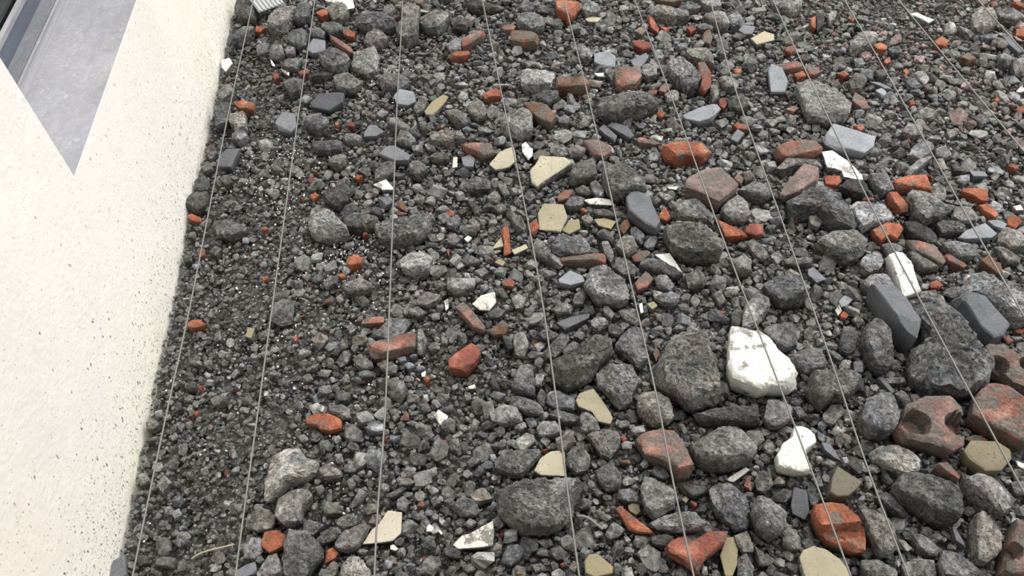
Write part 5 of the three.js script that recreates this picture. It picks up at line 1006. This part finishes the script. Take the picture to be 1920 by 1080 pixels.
scatter(34000, 0.014, 0.026, NEARZ, -0.021, () => 1, tone, true);   // bedding, low in the gaps
scatter(16000, 0.026, 0.062, NEARZ, 0.006, (f) => clamp(0.9 - 1.15 * f), tone);
scatter(50000, 0.015, 0.032, NEARZ, 0.003, (f) => clamp(1.05 - 0.85 * f), tone);
scatter(120000, 0.008, 0.019, NEARZ, -0.002, (f) => 0.95 - 0.4 * f, tone);
scatter(110000, 0.004, 0.010, NEARZ, -0.006, (f) => 0.4 + 0.6 * f, tone);
// beyond the frame the heap goes on
const outer = [[3.5, 5.3, -5.8, 1.6], [0, 3.5, -5.8, -3.7], [0, 3.5, -0.35, 1.6]];
for (const zn of outer) { scatter(9000, 0.014, 0.03, zn, -0.018, () => 1, tone, true); scatter(12000, 0.012, 0.026, zn, -0.004, () => 1, tone); scatter(1500, 0.03, 0.10, zn, 0.0, () => 1, tone); }
lots.forEach((L, i) => {
  const im = lit(new THREE.InstancedMesh(pebble(i + 1), gm, L.length)); im.name = numbered('pebbles'); im.userData.kind = 'stuff';
  L.forEach(([x, y, z, a, b, c, e, f, g, v], k) => { E.set(e * 0.16 - 0.5, f, g * 0.16 - 0.5); M.compose(Pv.set(x, y, z), Qn.setFromEuler(E), Sv.set(a, b, c)); im.setMatrixAt(k, M); im.setColorAt(k, new THREE.Color().setRGB(...v)); });
  gravel.add(im);
});
// drifts of white plaster crumbs
{
  const spots = [[0.28,-2.05,0.12,0.16,520],[0.62,-2.45,0.10,0.16,480],[0.50,-1.65,0.14,0.16,620],[0.80,-2.75,0.10,0.08,200],[0.62,-2.75,0.08,0.08,150],[1.1,-1.6,0.9,0.9,520],[2.2,-2.1,0.6,0.5,420],[0.4,-1.1,0.3,0.3,200],[0.3,-1.5,0.2,0.3,200]];
  const L = [];
  for (const [cx, cz, sx, sz, n] of spots) for (let i = 0; i < n; i++) {
    const g = () => (rnd() + rnd() + rnd() - 1.5) * 1.3, x = cx + g() * sx, z = cz + g() * sz; if (x < 0.01 || masked(x, z)) continue;
    const d = 0.002 + 0.007 * Math.pow(rnd(), 2.4); L.push([x, groundY(x, z) + 0.003 + d * 0.3, z, d]);
  }
  const im = lit(new THREE.InstancedMesh(pebble(40), std({ color: col(0.72, 0.72, 0.70) }), L.length)); im.name = 'plaster_crumbs';
  im.userData = { kind: 'stuff', label: 'drifts of white plaster crumbs scattered over the gravel', category: 'crumbs' };
  L.forEach(([x, y, z, d], k) => { E.set(rr(0, 6), rr(0, 6), rr(0, 6)); M.compose(Pv.set(x, y, z), Qn.setFromEuler(E), Sv.set(d * rr(0.7, 1.5), d * rr(0.6, 1), d)); im.setMatrixAt(k, M); });
  scene.add(im);
}

// ---------------------------------------------------------------- wires strung parallel to the wall
{
  const drop = 0.9, y = 1.8 - drop;
  const steel = std({ color: col(0.165, 0.16, 0.15), roughness: 0.5, metalness: 0.35 });
  // sideways run of each wire: [metres along -z, offset per metre of drop] as it wanders between its ends
  const ZS = [1.735, 1.27, 0.83, 0.59, 0.40];
  const W = [
    [-0.459, -0.467, -0.469, -0.474, -0.476], [-0.316, -0.327, -0.336, -0.341, -0.345], [-0.113, -0.133, -0.148, -0.157, -0.169],
    [0.063, 0.078, 0.092, 0.090, 0.085], [0.248, 0.246, 0.238, 0.234, 0.226], [0.402, 0.407, 0.408, 0.412, 0.414], [0.583, 0.538, 0.513, 0.499, 0.487],
    [0.712, 0.690, 0.675, 0.674, 0.675], [0.864, 0.846, 0.823, 0.812, 0.804], [0.963, 0.982, 1.005, 1.02, 1.03], [1.134, 1.142, 1.15, 1.155, 1.16]];
  const nth = ['first', 'second', 'third', 'fourth', 'fifth', 'sixth', 'seventh', 'eighth', 'ninth', 'tenth', 'eleventh'];
  W.forEach((r, i) => {
    const far = r[0] + (r[0] - r[1]) * 0.9, near = r[4] + (r[4] - r[3]) * 1.5;
    const pts = [[2.4 / drop, far], ...ZS.map((z, q) => [z, r[q]]), [-0.9 / drop, near]].map(([z, o]) => new THREE.Vector3(0.9036 + o * drop, y, -z * drop));
    const g = new THREE.TubeGeometry(new THREE.CatmullRomCurve3(pts, false, 'centripetal'), 160, 0.00125, 8, false);
    const m = lit(new THREE.Mesh(g, steel)); m.name = numbered('clothesline_wire');
    m.userData = { label: `thin grey steel wire above the rubble, ${nth[i]} one counted from the cream wall`, category: 'wire', group: 'taut wires above the rubble' };
    scene.add(m);
  });
  for (const [z, w] of [[-2.4, 'far'], [0.9, 'near']]) {
    const g = new THREE.CylinderGeometry(0.016, 0.016, 2.25, 16); g.rotateZ(Math.PI / 2); g.translate(1.115, y, z);
    const m = lit(new THREE.Mesh(g, steel)); m.name = numbered('wire_support_bar'); m.userData = { label: `steel bar fixed to the wall holding the ${w} wire ends`, category: 'bar' };
    scene.add(m);
  }
}

// ---------------------------------------------------------------- small odd pieces
{
  const tw = (label, pts, r, c) => {
    const cv = new THREE.CatmullRomCurve3(pts.map((p) => new THREE.Vector3(...p)));
    const m = lit(new THREE.Mesh(new THREE.TubeGeometry(cv, 24, r, 7, false), std({ color: col(...c) }))); m.name = numbered('dry_stalk');
    m.userData = { label, category: 'stalk' }; scene.add(m);
  };
  tw('pale dry straw stalk lying on gravel near the wall', [[0.185, 0.022, -0.737], [0.206, 0.026, -0.746], [0.279, 0.024, -0.759]], 0.0022, [0.34, 0.32, 0.24]);
  tw('short grey twig beside the huge speckled slab', [[1.069, 0.028, -0.735], [1.090, 0.03, -0.728], [1.123, 0.022, -0.699]], 0.003, [0.22, 0.2, 0.18]);
  // ribbed sheet scrap in the far corner by the wall
  const t = thing('ribbed_sheet_scrap', 'pale grey ribbed sheet scrap in the far corner by the wall', 'sheet scrap'); t.position.set(0.155, 0.062, -3.0);
  t.rotation.set(0.25, 0.5, -0.15);
  const rm = std({ color: col(0.36, 0.38, 0.38), roughness: 0.6 });
  mesh('sheet', box(-0.055, 0.055, -0.002, 0.002, -0.055, 0.055), rm, t);
  for (let i = 0; i < 7; i++) { const g = new THREE.CylinderGeometry(0.0042, 0.0042, 0.108, 8); g.rotateX(Math.PI / 2); g.translate(-0.048 + i * 0.016, 0.003, 0); mesh('rib', g, rm, t); }
}
renderer.render(scene, camera);
